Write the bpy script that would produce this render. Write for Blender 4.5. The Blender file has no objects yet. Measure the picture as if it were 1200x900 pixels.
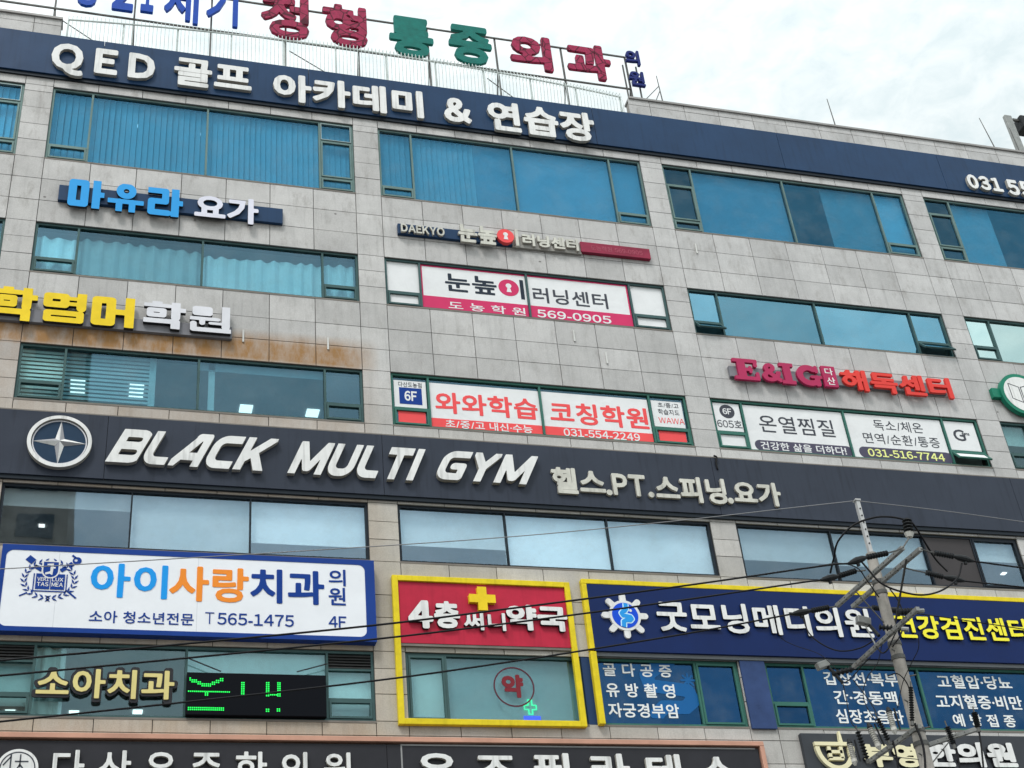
import bpy, math, random
import numpy as np
from mathutils import Vector, Matrix
from mathutils.geometry import delaunay_2d_cdt

random.seed(7)
S = bpy.context.scene
COL = S.collection
R = math.radians

# ------------------------------------------------------------------ camera
cam = bpy.data.cameras.new('camera')
cam.sensor_width = 36.0
cam.lens = 1684.3 / 1200 * 36
cam.clip_end = 2000
cam.clip_start = 0.1
co = bpy.data.objects.new('camera', cam)
COL.objects.link(co)
yaw, pitch, roll = 0.328472, 0.605347, -0.111132
f = Vector((math.sin(yaw) * math.cos(pitch), math.cos(yaw) * math.cos(pitch), math.sin(pitch)))
rt = Vector((math.cos(yaw), -math.sin(yaw), 0))
up = rt.cross(f)
c_, s_ = math.cos(roll), math.sin(roll)
rt2 = c_ * rt + s_ * up
up2 = -s_ * rt + c_ * up
M = Matrix((rt2, up2, -f)).transposed().to_4x4()
M.translation = Vector((0, -26.6, 1.6))
co.matrix_world = M
S.camera = co

# ------------------------------------------------------------------ sky and sun
SUN_EL, SUN_AZ = R(55), R(-34)          # sun in front of the facade, to the left of the camera
sun_dir = Vector((math.sin(SUN_AZ) * math.cos(SUN_EL), -math.cos(SUN_AZ) * math.cos(SUN_EL), math.sin(SUN_EL)))
W = bpy.data.worlds.new('World')
S.world = W
W.use_nodes = True
nt = W.node_tree
N, L = nt.nodes, nt.links
bg = N['Background']
bg.inputs['Strength'].default_value = 0.1
sky = N.new('ShaderNodeTexSky')
sky.sky_type = 'NISHITA'
sky.sun_disc = False
sky.sun_elevation = SUN_EL
sky.sun_rotation = math.atan2(sun_dir.x, sun_dir.y)
tc = N.new('ShaderNodeTexCoord')
mp = N.new('ShaderNodeMapping')
mp.inputs['Scale'].default_value = (1.0, 1.0, 1.9)
L.new(tc.outputs['Generated'], mp.inputs['Vector'])
n1 = N.new('ShaderNodeTexNoise')
n1.inputs['Scale'].default_value = 30.0
n1.inputs['Detail'].default_value = 7.0
n1.inputs['Roughness'].default_value = 0.58
n1.inputs['Distortion'].default_value = 0.35
L.new(mp.outputs[0], n1.inputs['Vector'])
n2 = N.new('ShaderNodeTexNoise')
n2.inputs['Scale'].default_value = 3.2
n2.inputs['Detail'].default_value = 3.0
L.new(mp.outputs[0], n2.inputs['Vector'])
ad = N.new('ShaderNodeMath'); ad.operation = 'MULTIPLY_ADD'
L.new(n2.outputs[0], ad.inputs[0]); ad.inputs[1].default_value = 0.3
L.new(n1.outputs[0], ad.inputs[2])
ramp = N.new('ShaderNodeValToRGB')
ramp.color_ramp.elements[0].position = 0.46
ramp.color_ramp.elements[0].color = (6.9, 7.85, 8.05, 1)
ramp.color_ramp.elements[1].position = 0.86
ramp.color_ramp.elements[1].color = (9.2, 9.6, 9.55, 1)
L.new(ad.outputs[0], ramp.inputs[0])
# an overcast sky is brighter round the hidden sun
dot = N.new('ShaderNodeVectorMath'); dot.operation = 'DOT_PRODUCT'
L.new(tc.outputs['Generated'], dot.inputs[0]); dot.inputs[1].default_value = sun_dir
mr = N.new('ShaderNodeMapRange')
mr.inputs['From Min'].default_value = -0.1; mr.inputs['From Max'].default_value = 1.0
mr.inputs['To Min'].default_value = 1.0; mr.inputs['To Max'].default_value = 2.1
L.new(dot.outputs['Value'], mr.inputs[0])
vm = N.new('ShaderNodeVectorMath'); vm.operation = 'SCALE'
L.new(ramp.outputs[0], vm.inputs[0]); L.new(mr.outputs[0], vm.inputs['Scale'])
mx = N.new('ShaderNodeMix'); mx.data_type = 'RGBA'
mx.inputs['Factor'].default_value = 0.93
L.new(sky.outputs[0], mx.inputs['A']); L.new(vm.outputs[0], mx.inputs['B'])
L.new(mx.outputs['Result'], bg.inputs['Color'])

sl = bpy.data.lights.new('sun', 'SUN')
sl.energy = 2.0
sl.angle = R(14)
sl.color = (1.0, 0.975, 0.94)
so = bpy.data.objects.new('sun', sl)
COL.objects.link(so)
so.rotation_euler = sun_dir.to_track_quat('Z', 'Y').to_euler()

S.view_settings.view_transform = 'Standard'
S.view_settings.look = 'None'
S.view_settings.exposure = 0.0
S.view_settings.gamma = 1.0
S.render.engine = 'CYCLES'
S.cycles.max_bounces = 8
S.cycles.transparent_max_bounces = 16
S.cycles.use_denoising = True
S.cycles.sample_clamp_indirect = 6

# ------------------------------------------------------------------ materials
MATS = {}
def lin(c):
    c /= 255.0
    return c / 12.92 if c <= 0.04045 else ((c + 0.055) / 1.055) ** 2.4
def hexc(r, g, b, k=1.0):
    return (lin(r) * k, lin(g) * k, lin(b) * k)

def mat(name, rgb, rough=0.5, metal=0.0, dirt=0.12, scale=1.5, spec=0.14, streak=0.0, emit=0.0):
    if name in MATS: return MATS[name]
    m = bpy.data.materials.new(name); m.use_nodes = True
    t = m.node_tree; n, l = t.nodes, t.links
    p = n['Principled BSDF']
    p.inputs['Roughness'].default_value = rough
    p.inputs['Metallic'].default_value = metal
    p.inputs['Specular IOR Level'].default_value = spec
    if emit:
        p.inputs['Emission Color'].default_value = (*rgb, 1)
        p.inputs['Emission Strength'].default_value = emit
    if dirt > 0 or streak > 0:
        tcn = n.new('ShaderNodeTexCoord')
        nz = n.new('ShaderNodeTexNoise'); nz.inputs['Scale'].default_value = scale
        nz.inputs['Detail'].default_value = 6; nz.inputs['Roughness'].default_value = 0.65
        l.new(tcn.outputs['Object'], nz.inputs['Vector'])
        mr = n.new('ShaderNodeMapRange')
        mr.inputs['From Min'].default_value = 0.3; mr.inputs['From Max'].default_value = 0.7
        mr.inputs['To Min'].default_value = 1.0 - dirt; mr.inputs['To Max'].default_value = 1.0 + dirt * 0.5
        l.new(nz.outputs[0], mr.inputs[0])
        out = mr.outputs[0]
        if streak > 0:
            mp = n.new('ShaderNodeMapping'); mp.inputs['Scale'].default_value = (9, 1, 0.7)
            l.new(tcn.outputs['Object'], mp.inputs['Vector'])
            n2 = n.new('ShaderNodeTexNoise'); n2.inputs['Scale'].default_value = 1.0; n2.inputs['Detail'].default_value = 4
            l.new(mp.outputs[0], n2.inputs['Vector'])
            m2 = n.new('ShaderNodeMapRange')
            m2.inputs['From Min'].default_value = 0.52; m2.inputs['From Max'].default_value = 0.72
            m2.inputs['To Min'].default_value = 1.0; m2.inputs['To Max'].default_value = 1.0 - streak
            l.new(n2.outputs[0], m2.inputs[0])
            mm = n.new('ShaderNodeMath'); mm.operation = 'MULTIPLY'
            l.new(out, mm.inputs[0]); l.new(m2.outputs[0], mm.inputs[1]); out = mm.outputs[0]
        sc = n.new('ShaderNodeVectorMath'); sc.operation = 'SCALE'
        sc.inputs[0].default_value = rgb
        l.new(out, sc.inputs['Scale'])
        l.new(sc.outputs[0], p.inputs['Base Color'])
        rr = n.new('ShaderNodeMapRange')
        rr.inputs['To Min'].default_value = max(0.02, rough - 0.1); rr.inputs['To Max'].default_value = min(1, rough + 0.12)
        l.new(nz.outputs[0], rr.inputs[0]); l.new(rr.outputs[0], p.inputs['Roughness'])
    else:
        p.inputs['Base Color'].default_value = (*rgb, 1)
    MATS[name] = m
    return m

def glass(name, refl, trans, fac):
    m = bpy.data.materials.new(name); m.use_nodes = True
    t = m.node_tree; n, l = t.nodes, t.links
    n.remove(n['Principled BSDF'])
    g = n.new('ShaderNodeBsdfGlossy'); g.inputs['Color'].default_value = (*refl, 1); g.inputs['Roughness'].default_value = 0.015
    tr = n.new('ShaderNodeBsdfTransparent'); tr.inputs['Color'].default_value = (*trans, 1)
    tcn = n.new('ShaderNodeTexCoord')
    nz = n.new('ShaderNodeTexNoise'); nz.inputs['Scale'].default_value = 0.55; nz.inputs['Detail'].default_value = 1.5
    l.new(tcn.outputs['Object'], nz.inputs['Vector'])
    bp = n.new('ShaderNodeBump'); bp.inputs['Strength'].default_value = 0.25; bp.inputs['Distance'].default_value = 0.012
    l.new(nz.outputs[0], bp.inputs['Height']); l.new(bp.outputs[0], g.inputs['Normal'])
    fr = n.new('ShaderNodeFresnel'); fr.inputs['IOR'].default_value = 1.45
    # a thin uneven film of dust and water marks on the pane
    nd = n.new('ShaderNodeTexNoise'); nd.inputs['Scale'].default_value = 1.6; nd.inputs['Detail'].default_value = 7; nd.inputs['Roughness'].default_value = 0.7
    l.new(tcn.outputs['Object'], nd.inputs['Vector'])
    dm = n.new('ShaderNodeMapRange'); dm.inputs['From Min'].default_value = 0.45; dm.inputs['From Max'].default_value = 0.85
    dm.inputs['To Min'].default_value = 0.0; dm.inputs['To Max'].default_value = 0.16
    l.new(nd.outputs[0], dm.inputs[0])
    ad = n.new('ShaderNodeMath'); ad.operation = 'ADD'; ad.use_clamp = True
    l.new(fr.outputs[0], ad.inputs[0]); ad.inputs[1].default_value = fac
    oi = n.new('ShaderNodeObjectInfo')
    pv = n.new('ShaderNodeMapRange'); pv.inputs['To Min'].default_value = 0.80; pv.inputs['To Max'].default_value = 1.15
    l.new(oi.outputs['Random'], pv.inputs[0])
    for nd_, rgb in ((g, refl), (tr, trans)):
        sv = n.new('ShaderNodeVectorMath'); sv.operation = 'SCALE'; sv.inputs[0].default_value = rgb
        l.new(pv.outputs[0], sv.inputs['Scale']); l.new(sv.outputs[0], nd_.inputs['Color'])
    mx = n.new('ShaderNodeMixShader')
    l.new(ad.outputs[0], mx.inputs[0]); l.new(tr.outputs[0], mx.inputs[1]); l.new(g.outputs[0], mx.inputs[2])
    df = n.new('ShaderNodeBsdfDiffuse'); df.inputs['Color'].default_value = (0.3, 0.34, 0.35, 1)
    mx2 = n.new('ShaderNodeMixShader')
    l.new(dm.outputs[0], mx2.inputs[0]); l.new(mx.outputs[0], mx2.inputs[1]); l.new(df.outputs[0], mx2.inputs[2])
    # tint and mirror count once per pane: the face a ray leaves by is clear
    geo = n.new('ShaderNodeNewGeometry'); clr = n.new('ShaderNodeBsdfTransparent')
    mx3 = n.new('ShaderNodeMixShader')
    l.new(geo.outputs['Backfacing'], mx3.inputs[0]); l.new(mx2.outputs[0], mx3.inputs[1]); l.new(clr.outputs[0], mx3.inputs[2])
    l.new(mx3.outputs[0], n['Material Output'].inputs['Surface'])
    MATS[name] = m
    return m

G_BLUE = glass('deep_blue_glass', (0.13, 0.42, 0.68), (0.25, 0.52, 0.66), 0.14)
G_TEAL = glass('teal_glass', (0.32, 0.58, 0.76), (0.46, 0.74, 0.81), 0.13)
G_SKY = glass('pale_blue_glass', (0.30, 0.66, 0.86), (0.16, 0.5, 0.66), 0.36)
G_CLOUD = glass('mirror_pale_glass', (0.66, 0.88, 0.86), (0.30, 0.50, 0.56), 0.62)
G_PALE = glass('clear_glass', (0.52, 0.72, 0.90), (0.74, 0.86, 0.91), 0.18)
G_GREEN = glass('green_teal_glass', (0.40, 0.60, 0.66), (0.58, 0.82, 0.84), 0.12)
G_DARK = glass('dark_glass', (0.12, 0.30, 0.45), (0.12, 0.3, 0.42), 0.14)
G_FILM = glass('navy_film_glass', (0.05, 0.18, 0.42), (0.06, 0.20, 0.42), 0.22)

def crackled(m):
    n, l = m.node_tree.nodes, m.node_tree.links
    p = n['Principled BSDF']; src = p.inputs['Base Color'].links[0].from_socket
    t = n.new('ShaderNodeTexCoord'); v = n.new('ShaderNodeTexVoronoi'); v.feature = 'DISTANCE_TO_EDGE'; v.inputs['Scale'].default_value = 3.2
    l.new(t.outputs['Object'], v.inputs['Vector'])
    q = n.new('ShaderNodeMapRange'); q.inputs['From Min'].default_value = .02; q.inputs['From Max'].default_value = .07; q.inputs['To Min'].default_value = .25
    l.new(v.outputs['Distance'], q.inputs[0])
    k = n.new('ShaderNodeVectorMath'); k.operation = 'SCALE'; l.new(src, k.inputs[0]); l.new(q.outputs[0], k.inputs['Scale']); l.new(k.outputs[0], p.inputs['Base Color'])
def wrinkled(m, strength=.25, scale=1.6):
    n, l = m.node_tree.nodes, m.node_tree.links
    t = n.new('ShaderNodeTexCoord'); z = n.new('ShaderNodeTexNoise'); z.inputs['Scale'].default_value = scale; z.inputs['Detail'].default_value = 3
    z.inputs['Distortion'].default_value = 1.2
    l.new(t.outputs['Object'], z.inputs['Vector'])
    b = n.new('ShaderNodeBump'); b.inputs['Strength'].default_value = strength; b.inputs['Distance'].default_value = .05
    l.new(z.outputs[0], b.inputs['Height']); l.new(b.outputs[0], n['Principled BSDF'].inputs['Normal'])

def stone_material():
    m = bpy.data.materials.new('granite_tile'); m.use_nodes = True
    t = m.node_tree; n, l = t.nodes, t.links
    p = n['Principled BSDF']; p.inputs['Roughness'].default_value = 0.62; p.inputs['Specular IOR Level'].default_value = 0.3
    tcn = n.new('ShaderNodeTexCoord'); geo = n.new('ShaderNodeNewGeometry')
    def noise(scale, detail, vec=None, rough=0.6):
        z = n.new('ShaderNodeTexNoise'); z.inputs['Scale'].default_value = scale; z.inputs['Detail'].default_value = detail
        z.inputs['Roughness'].default_value = rough
        l.new(vec if vec else tcn.outputs['Object'], z.inputs['Vector']); return z.outputs[0]
    def mrange(v, a, b, c, d):
        q = n.new('ShaderNodeMapRange'); l.new(v, q.inputs[0])
        for k, x in zip(('From Min', 'From Max', 'To Min', 'To Max'), (a, b, c, d)): q.inputs[k].default_value = x
        return q.outputs[0]
    def math_(op, a, b):
        q = n.new('ShaderNodeMath'); q.operation = op
        for i, x in enumerate((a, b)):
            if isinstance(x, (int, float)): q.inputs[i].default_value = x
            else: l.new(x, q.inputs[i])
        return q.outputs[0]
    def mix(fac, a, b):
        q = n.new('ShaderNodeMix'); q.data_type = 'RGBA'
        l.new(fac, q.inputs['Factor'])
        for k, x in (('A', a), ('B', b)):
            if isinstance(x, tuple): q.inputs[k].default_value = (*x, 1)
            else: l.new(x, q.inputs[k])
        return q.outputs['Result']
    per = mrange(geo.outputs['Random Per Island'], 0, 1, 0.86, 1.08)
    speck = mrange(noise(38, 3), 0.3, 0.7, 0.86, 1.10)
    cloud = mrange(noise(0.9, 6, None, 0.7), 0.32, 0.7, 0.80, 1.06)
    mp = n.new('ShaderNodeMapping'); mp.inputs['Scale'].default_value = (7, 1, 0.45)
    l.new(tcn.outputs['Object'], mp.inputs['Vector'])
    streak = mrange(noise(1.0, 5, mp.outputs[0]), 0.52, 0.80, 1.0, 0.80)
    v = math_('MULTIPLY', math_('MULTIPLY', per, speck), math_('MULTIPLY', cloud, streak))
    base = n.new('ShaderNodeVectorMath'); base.operation = 'SCALE'
    sp = n.new('ShaderNodeSeparateXYZ'); l.new(tcn.outputs['Object'], sp.inputs[0])
    # the slab colour turns warmer and more beige towards the lower left
    beige = math_('MULTIPLY', mrange(sp.outputs['Z'], 16, 21, 1, 0.1), mrange(sp.outputs['X'], 7, 16, 1, 0.15))
    beige = math_('MULTIPLY', beige, mrange(noise(0.5, 3), 0.3, 0.6, 0.5, 1))
    tint = mix(beige, (0.525, 0.517, 0.512), (0.485, 0.44, 0.37))
    l.new(tint, base.inputs[0]); l.new(v, base.inputs['Scale'])
    col = base.outputs[0]
    x, z = sp.outputs['X'], sp.outputs['Z']
    # rust that has run down from the old sign brackets above the fifth floor windows, left bay
    mz = math_('MULTIPLY', mrange(z, 21.05, 21.2, 0.3, 1), mrange(z, 21.62, 22.02, 1, 0))
    mxx = math_('MULTIPLY', mrange(x, 5.2, 5.9, 1, 0), mrange(x, -9, -3, 0.5, 1))
    mp3 = n.new('ShaderNodeMapping'); mp3.inputs['Scale'].default_value = (2.2, 1, 0.8)
    l.new(tcn.outputs['Object'], mp3.inputs['Vector'])
    ns = mrange(noise(1.3, 6, mp3.outputs[0], 0.7), 0.25, 0.58, 0.35, 1.0)
    rust = math_('MULTIPLY', math_('MULTIPLY', mz, mxx), ns)
    col = mix(rust, col, (0.30, 0.155, 0.05))
    # old water stains under sills and below removed signs
    grime = math_('MULTIPLY', mrange(noise(1.7, 7, mp3.outputs[0], 0.75), 0.52, 0.72, 0, 0.55), mrange(z, 20, 26, 0.4, 1))
    col = mix(grime, col, (0.16, 0.14, 0.12))
    # plugged anchor holes left by earlier signs
    vo = n.new('ShaderNodeTexVoronoi'); vo.inputs['Scale'].default_value = 1.15; vo.inputs['Randomness'].default_value = 0.9
    mpv = n.new('ShaderNodeMapping'); mpv.inputs['Scale'].default_value = (1, 0, 1.4)
    l.new(tcn.outputs['Object'], mpv.inputs['Vector']); l.new(mpv.outputs[0], vo.inputs['Vector'])
    hole = math_('MULTIPLY', math_('LESS_THAN', vo.outputs['Distance'], 0.040), math_('GREATER_THAN', z, 19.0))
    col = mix(math_('MULTIPLY', hole, 0.75), col, (0.06, 0.05, 0.05))
    l.new(col, p.inputs['Base Color'])
    bp = n.new('ShaderNodeBump'); bp.inputs['Strength'].default_value = 0.12; bp.inputs['Distance'].default_value = 0.01
    l.new(noise(25, 4), bp.inputs['Height']); l.new(bp.outputs[0], p.inputs['Normal'])
    return m
STONE = stone_material()
GROUT = mat('grout', (0.085, 0.08, 0.075), 0.9)
CONC = mat('concrete', (0.34, 0.32, 0.30), 0.85, dirt=0.25)
NAVY = mat('navy_panel', (0.015, 0.045, 0.108), 0.36, dirt=0.2, scale=0.6, streak=0.18, spec=.14)
CHAR = mat('charcoal_panel', (0.036, 0.044, 0.064), 0.36, dirt=0.15, scale=0.6, streak=0.2, spec=.14)
FRAME = mat('green_grey_aluminium', (0.055, 0.105, 0.105), 0.42, 0.2, dirt=0.2)
FRAMEL = mat('pale_aluminium', (0.26, 0.33, 0.33), 0.4, 0.3, dirt=0.15)
FRAMEB = mat('dark_aluminium', (0.018, 0.024, 0.032), 0.4, 0.2)
FRAMEG = mat('green_aluminium', (0.045, 0.15, 0.12), 0.42, 0.1)
BROWN = mat('brown_panel', (0.055, 0.050, 0.052), 0.5)
SILL = mat('sill_metal', (0.20, 0.18, 0.16), 0.55, 0.1, dirt=0.3)
LETW = mat('white_letter', (0.76, 0.76, 0.75), 0.4, dirt=0.12, scale=2.5, streak=0.30)
LETC = mat('cream_letter', (0.60, 0.59, 0.53), 0.5, dirt=0.22, scale=3, streak=0.3)
RET = mat('letter_return', (0.40, 0.38, 0.34), 0.5, dirt=0.2)
WHITE = mat('white_film', (0.76, 0.77, 0.78), 0.35, dirt=0.10, scale=.9)
wrinkled(WHITE, .35, 1.3); wrinkled(NAVY, .12, .7); wrinkled(CHAR, .12, .7)
FABRIC = mat('blind_fabric', (0.82, 0.84, 0.83), 0.85, dirt=0.08)
FABRICB = mat('blue_grey_blind', (0.55, 0.62, 0.66), 0.85, dirt=0.08)
CEIL = mat('ceiling_board', (0.55, 0.56, 0.56), 0.9, dirt=0.08)
ROOM = mat('room_wall', (0.42, 0.40, 0.38), 0.9)
STEEL = mat('galvanised_steel', (0.29, 0.295, 0.285), 0.5, 0.5, dirt=0.3, scale=6)
STEELD = mat('weathered_steel', (0.13, 0.13, 0.125), 0.6, 0.4, dirt=0.4, scale=6)
RAIL = mat('pale_green_paint', (0.60, 0.66, 0.64), 0.45, dirt=0.25, scale=5)
POLE = mat('spun_concrete', (0.37, 0.345, 0.315), 0.85, dirt=0.3, scale=4, streak=0.25)
CABLE = mat('black_cable', (0.012, 0.012, 0.014), 0.55, dirt=0)
RUBBER = mat('black_polymer', (0.02, 0.022, 0.024), 0.5, dirt=0.1)
PORC = mat('grey_porcelain', (0.55, 0.54, 0.50), 0.25, dirt=0.15)
LAMP = mat('lamp_panel', (1.0, 0.98, 0.94), 0.5, dirt=0, emit=2.2)
COPPER = mat('copper_trim', (0.55, 0.30, 0.22), 0.45, 0.1, dirt=0.2)
BOARD = mat('black_sign_board', (0.030, 0.030, 0.036), 0.45, dirt=0.15)
SLATE = mat('slate_sign_board', (0.050, 0.055, 0.064), 0.45, dirt=0.15)

# ------------------------------------------------------------------ mesh helpers
class MB:
    def __init__(s): s.v = []; s.f = []; s.m = []; s.ms = []
    def _mi(s, m):
        if m is None: return 0
        if m not in s.ms: s.ms.append(m)
        return s.ms.index(m)
    def add(s, vs, fs, m=None):
        o = len(s.v); s.v += [tuple(a) for a in vs]
        i = s._mi(m)
        for q in fs: s.f.append([o + k for k in q]); s.m.append(i)
    def box(s, x0, x1, y0, y1, z0, z1, m=None, M=None):
        vs = [(x, y, z) for z in (z0, z1) for y in (y0, y1) for x in (x0, x1)]
        if M is not None: vs = [M @ Vector(q) for q in vs]
        s.add(vs, [(0, 2, 3, 1), (4, 5, 7, 6), (0, 1, 5, 4), (2, 6, 7, 3), (0, 4, 6, 2), (1, 3, 7, 5)], m); return s
    def bar(s, a, b, w, h, m=None, upv=(0, 0, 1)):
        a, b = Vector(a), Vector(b); d = (b - a); ln = d.length; d.normalize()
        u = Vector(upv); sd = d.cross(u)
        if sd.length < 1e-4: sd = d.cross(Vector((0, 1, 0)))
        sd.normalize(); u = sd.cross(d)
        vs = [p + sd * (sx * w / 2) + u * (sz * h / 2) for p in (a, b) for sz in (-1, 1) for sx in (-1, 1)]
        s.add(vs, [(0, 1, 3, 2), (4, 6, 7, 5), (0, 4, 5, 1), (2, 3, 7, 6), (0, 2, 6, 4), (1, 5, 7, 3)], m); return s
    def tube(s, pts, r, n=8, m=None, cap=True):
        pts = [Vector(p) for p in pts]
        rs = r if isinstance(r, (list, tuple)) else [r] * len(pts)
        o = len(s.v); i = s._mi(m); pu = None
        for k, p in enumerate(pts):
            d = (pts[min(k + 1, len(pts) - 1)] - pts[max(k - 1, 0)])
            if d.length < 1e-9: d = Vector((0, 0, 1))
            d.normalize()
            if pu is None:
                u = d.orthogonal().normalized()
            else:
                u = (pu - d * pu.dot(d))
                u = u.normalized() if u.length > 1e-6 else d.orthogonal().normalized()
            pu = u; w = d.cross(u)
            for j in range(n):
                a = 2 * math.pi * j / n
                s.v.append(tuple(p + (u * math.cos(a) + w * math.sin(a)) * rs[k]))
        for k in range(len(pts) - 1):
            for j in range(n):
                a = o + k * n + j; b = o + k * n + (j + 1) % n
                s.f.append([a, b, b + n, a + n]); s.m.append(i)
        if cap:
            s.f.append([o + j for j in range(n)][::-1]); s.m.append(i)
            s.f.append([o + (len(pts) - 1) * n + j for j in range(n)]); s.m.append(i)
        return s
    def prism(s, loops, y0, y1, m=None, side=None):
        """closed x-z outlines (holes too), front at y0 and back at y1"""
        loops = [l for l in loops if len(l) > 2]
        if not loops: return s
        flat = [p for l in loops for p in l]; n = len(flat); o = len(s.v)
        i = s._mi(m); j = s._mi(side) if side else i
        ed = []; k0 = 0
        for l in loops: ed += [(k0 + k, k0 + (k + 1) % len(l)) for k in range(len(l))]; k0 += len(l)
        cv, ce, cf, _, _, _ = delaunay_2d_cdt([Vector(p) for p in flat], ed, [], 0, 1e-6, True)
        E_ = np.array([[*flat[a], *flat[b]] for a, b in ed])
        C_ = np.array([[sum(cv[k][0] for k in t) / 3, sum(cv[k][1] for k in t) / 3] for t in cf])
        a_, b_, c_2, d_ = E_.T
        px, pz = C_[:, :1], C_[:, 1:]
        with np.errstate(divide='ignore', invalid='ignore'):
            xi = a_ + (pz - b_) / (d_ - b_) * (c_2 - a_)
        inside = (((pz >= b_) != (pz >= d_)) & (px < xi)).sum(1) % 2 == 1
        nc = len(cv)
        s.v += [(a, y0, b) for a, b in flat] + [(a, y1, b) for a, b in flat] + [(p[0], y0, p[1]) for p in cv] + [(p[0], y1, p[1]) for p in cv]
        for t, q in zip(cf, inside):
            if q:
                s.f.append([o + 2 * n + k for k in t]); s.m.append(i)
                s.f.append([o + 2 * n + nc + k for k in t[::-1]]); s.m.append(j)
        k0 = 0
        for l in loops:
            for k in range(len(l)):
                a = k0 + k; b = k0 + (k + 1) % len(l)
                s.f.append([o + a, o + a + n, o + b + n, o + b]); s.m.append(j)
            k0 += len(l)
        return s
    def build(s, name, m=None, parent=None, origin=None, bevel=0, smooth=False):
        og = Vector(origin) if origin is not None else (parent_origin(parent) if parent else Vector((0, 0, 0)))
        me = bpy.data.meshes.new(name)
        me.from_pydata([tuple(Vector(v) - og) for v in s.v], [], s.f)
        if s.ms:
            for q in s.ms: me.materials.append(q)
            me.polygons.foreach_set('material_index', s.m)
        else: me.materials.append(m)
        if smooth: me.polygons.foreach_set('use_smooth', [True] * len(me.polygons))
        me.update()
        o = bpy.data.objects.new(name, me); COL.objects.link(o)
        if parent: o.parent = parent
        else: o.location = og
        o['_o'] = tuple(og)
        if bevel:
            b = o.modifiers.new('bevel', 'BEVEL'); b.width = bevel; b.segments = 2; b.limit_method = 'ANGLE'
        return o
def parent_origin(p): return Vector(p['_o'])
def tag(o, label=None, cat=None, group=None, kind=None):
    if label: o['label'] = label
    if cat: o['category'] = cat
    if group: o['group'] = group
    if kind: o['kind'] = kind
    return o
def thing(name, loc, label, cat, group=None):
    o = bpy.data.objects.new(name, None); COL.objects.link(o); o.location = loc; o['_o'] = tuple(loc)
    o.empty_display_size = 0.2
    return tag(o, label, cat, group)
def boxo(name, box, y0, y1, m, parent, bevel=0):
    x0, x1, z0, z1 = box
    return MB().box(x0, x1, y0, y1, z0, z1).build(name, m, parent, bevel=bevel)
def ellipse(cx, cz, rx, rz=None, n=40, a0=0, a1=360):
    rz = rx if rz is None else rz
    k = n if a1 - a0 >= 360 else n + 1
    return [(cx + rx * math.cos(R(a0 + (a1 - a0) * i / n)), cz + rz * math.sin(R(a0 + (a1 - a0) * i / n))) for i in range(k)]
def roundrect(x0, x1, z0, z1, r, n=6):
    p = []
    for cx, cz, a in ((x1 - r, z1 - r, 0), (x0 + r, z1 - r, 90), (x0 + r, z0 + r, 180), (x1 - r, z0 + r, 270)):
        p += [(cx + r * math.cos(R(a + 90 * i / n)), cz + r * math.sin(R(a + 90 * i / n))) for i in range(n + 1)]
    return p
def rect(x0, x1, z0, z1): return [(x0, z0), (x1, z0), (x1, z1), (x0, z1)]

# ------------------------------------------------------------------ lettering: outlines of the built-in font thickened with a distance field
STEP = 0.017
def field_to_loops(F, gx, gz):
    """marching squares at 0, inside < 0"""
    ny, nx = F.shape
    ins = F < 0
    code = ins[:-1, :-1] * 1 + ins[:-1, 1:] * 2 + ins[1:, 1:] * 4 + ins[1:, :-1] * 8
    T = {1: [(3, 0)], 2: [(0, 1)], 3: [(3, 1)], 4: [(1, 2)], 5: [(3, 0), (1, 2)], 6: [(0, 2)], 7: [(3, 2)],
         8: [(2, 3)], 9: [(2, 0)], 10: [(0, 1), (2, 3)], 11: [(2, 1)], 12: [(1, 3)], 13: [(1, 0)], 14: [(0, 3)]}
    nxt = {}; pos = {}
    for j, i in zip(*np.nonzero((code > 0) & (code < 15))):
        for a, b in T[int(code[j, i])]:
            ks = []
            for e in (a, b):
                if e == 0: k = (j, i, 0); p, q = (j, i), (j, i + 1)
                elif e == 2: k = (j + 1, i, 0); p, q = (j + 1, i), (j + 1, i + 1)
                elif e == 3: k = (j, i, 1); p, q = (j, i), (j + 1, i)
                else: k = (j, i + 1, 1); p, q = (j, i + 1), (j + 1, i + 1)
                if k not in pos:
                    t = F[p] / (F[p] - F[q])
                    pos[k] = (gx[p[1]] + t * (gx[q[1]] - gx[p[1]]), gz[p[0]] + t * (gz[q[0]] - gz[p[0]]))
                ks.append(k)
            nxt[ks[0]] = ks[1]
    loops = []
    while nxt:
        s0 = next(iter(nxt)); k = s0; lp = []
        while k in nxt:
            lp.append(pos[k]); k = nxt.pop(k)
        if len(lp) > 5: loops.append(simplify(lp, 0.0035))
    return [l for l in loops if len(l) > 2]
def simplify(lp, eps):
    n = len(lp)
    far = max(range(n), key=lambda i: (lp[i][0] - lp[0][0]) ** 2 + (lp[i][1] - lp[0][1]) ** 2)
    def rdp(a):
        if len(a) < 3: return a
        p, q = np.array(a[0]), np.array(a[-1]); d = q - p; ln = np.hypot(*d)
        A = np.array(a) - p
        ds = np.abs(A[:, 0] * d[1] - A[:, 1] * d[0]) / ln if ln > 1e-9 else np.hypot(A[:, 0], A[:, 1])
        k = int(ds.argmax())
        if ds[k] > eps: return rdp(a[:k + 1])[:-1] + rdp(a[k:])
        return [a[0], a[-1]]
    return [tuple(map(float, p)) for p in (rdp(lp[:far + 1])[:-1] + rdp(lp[far:] + [lp[0]])[:-1])]
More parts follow.
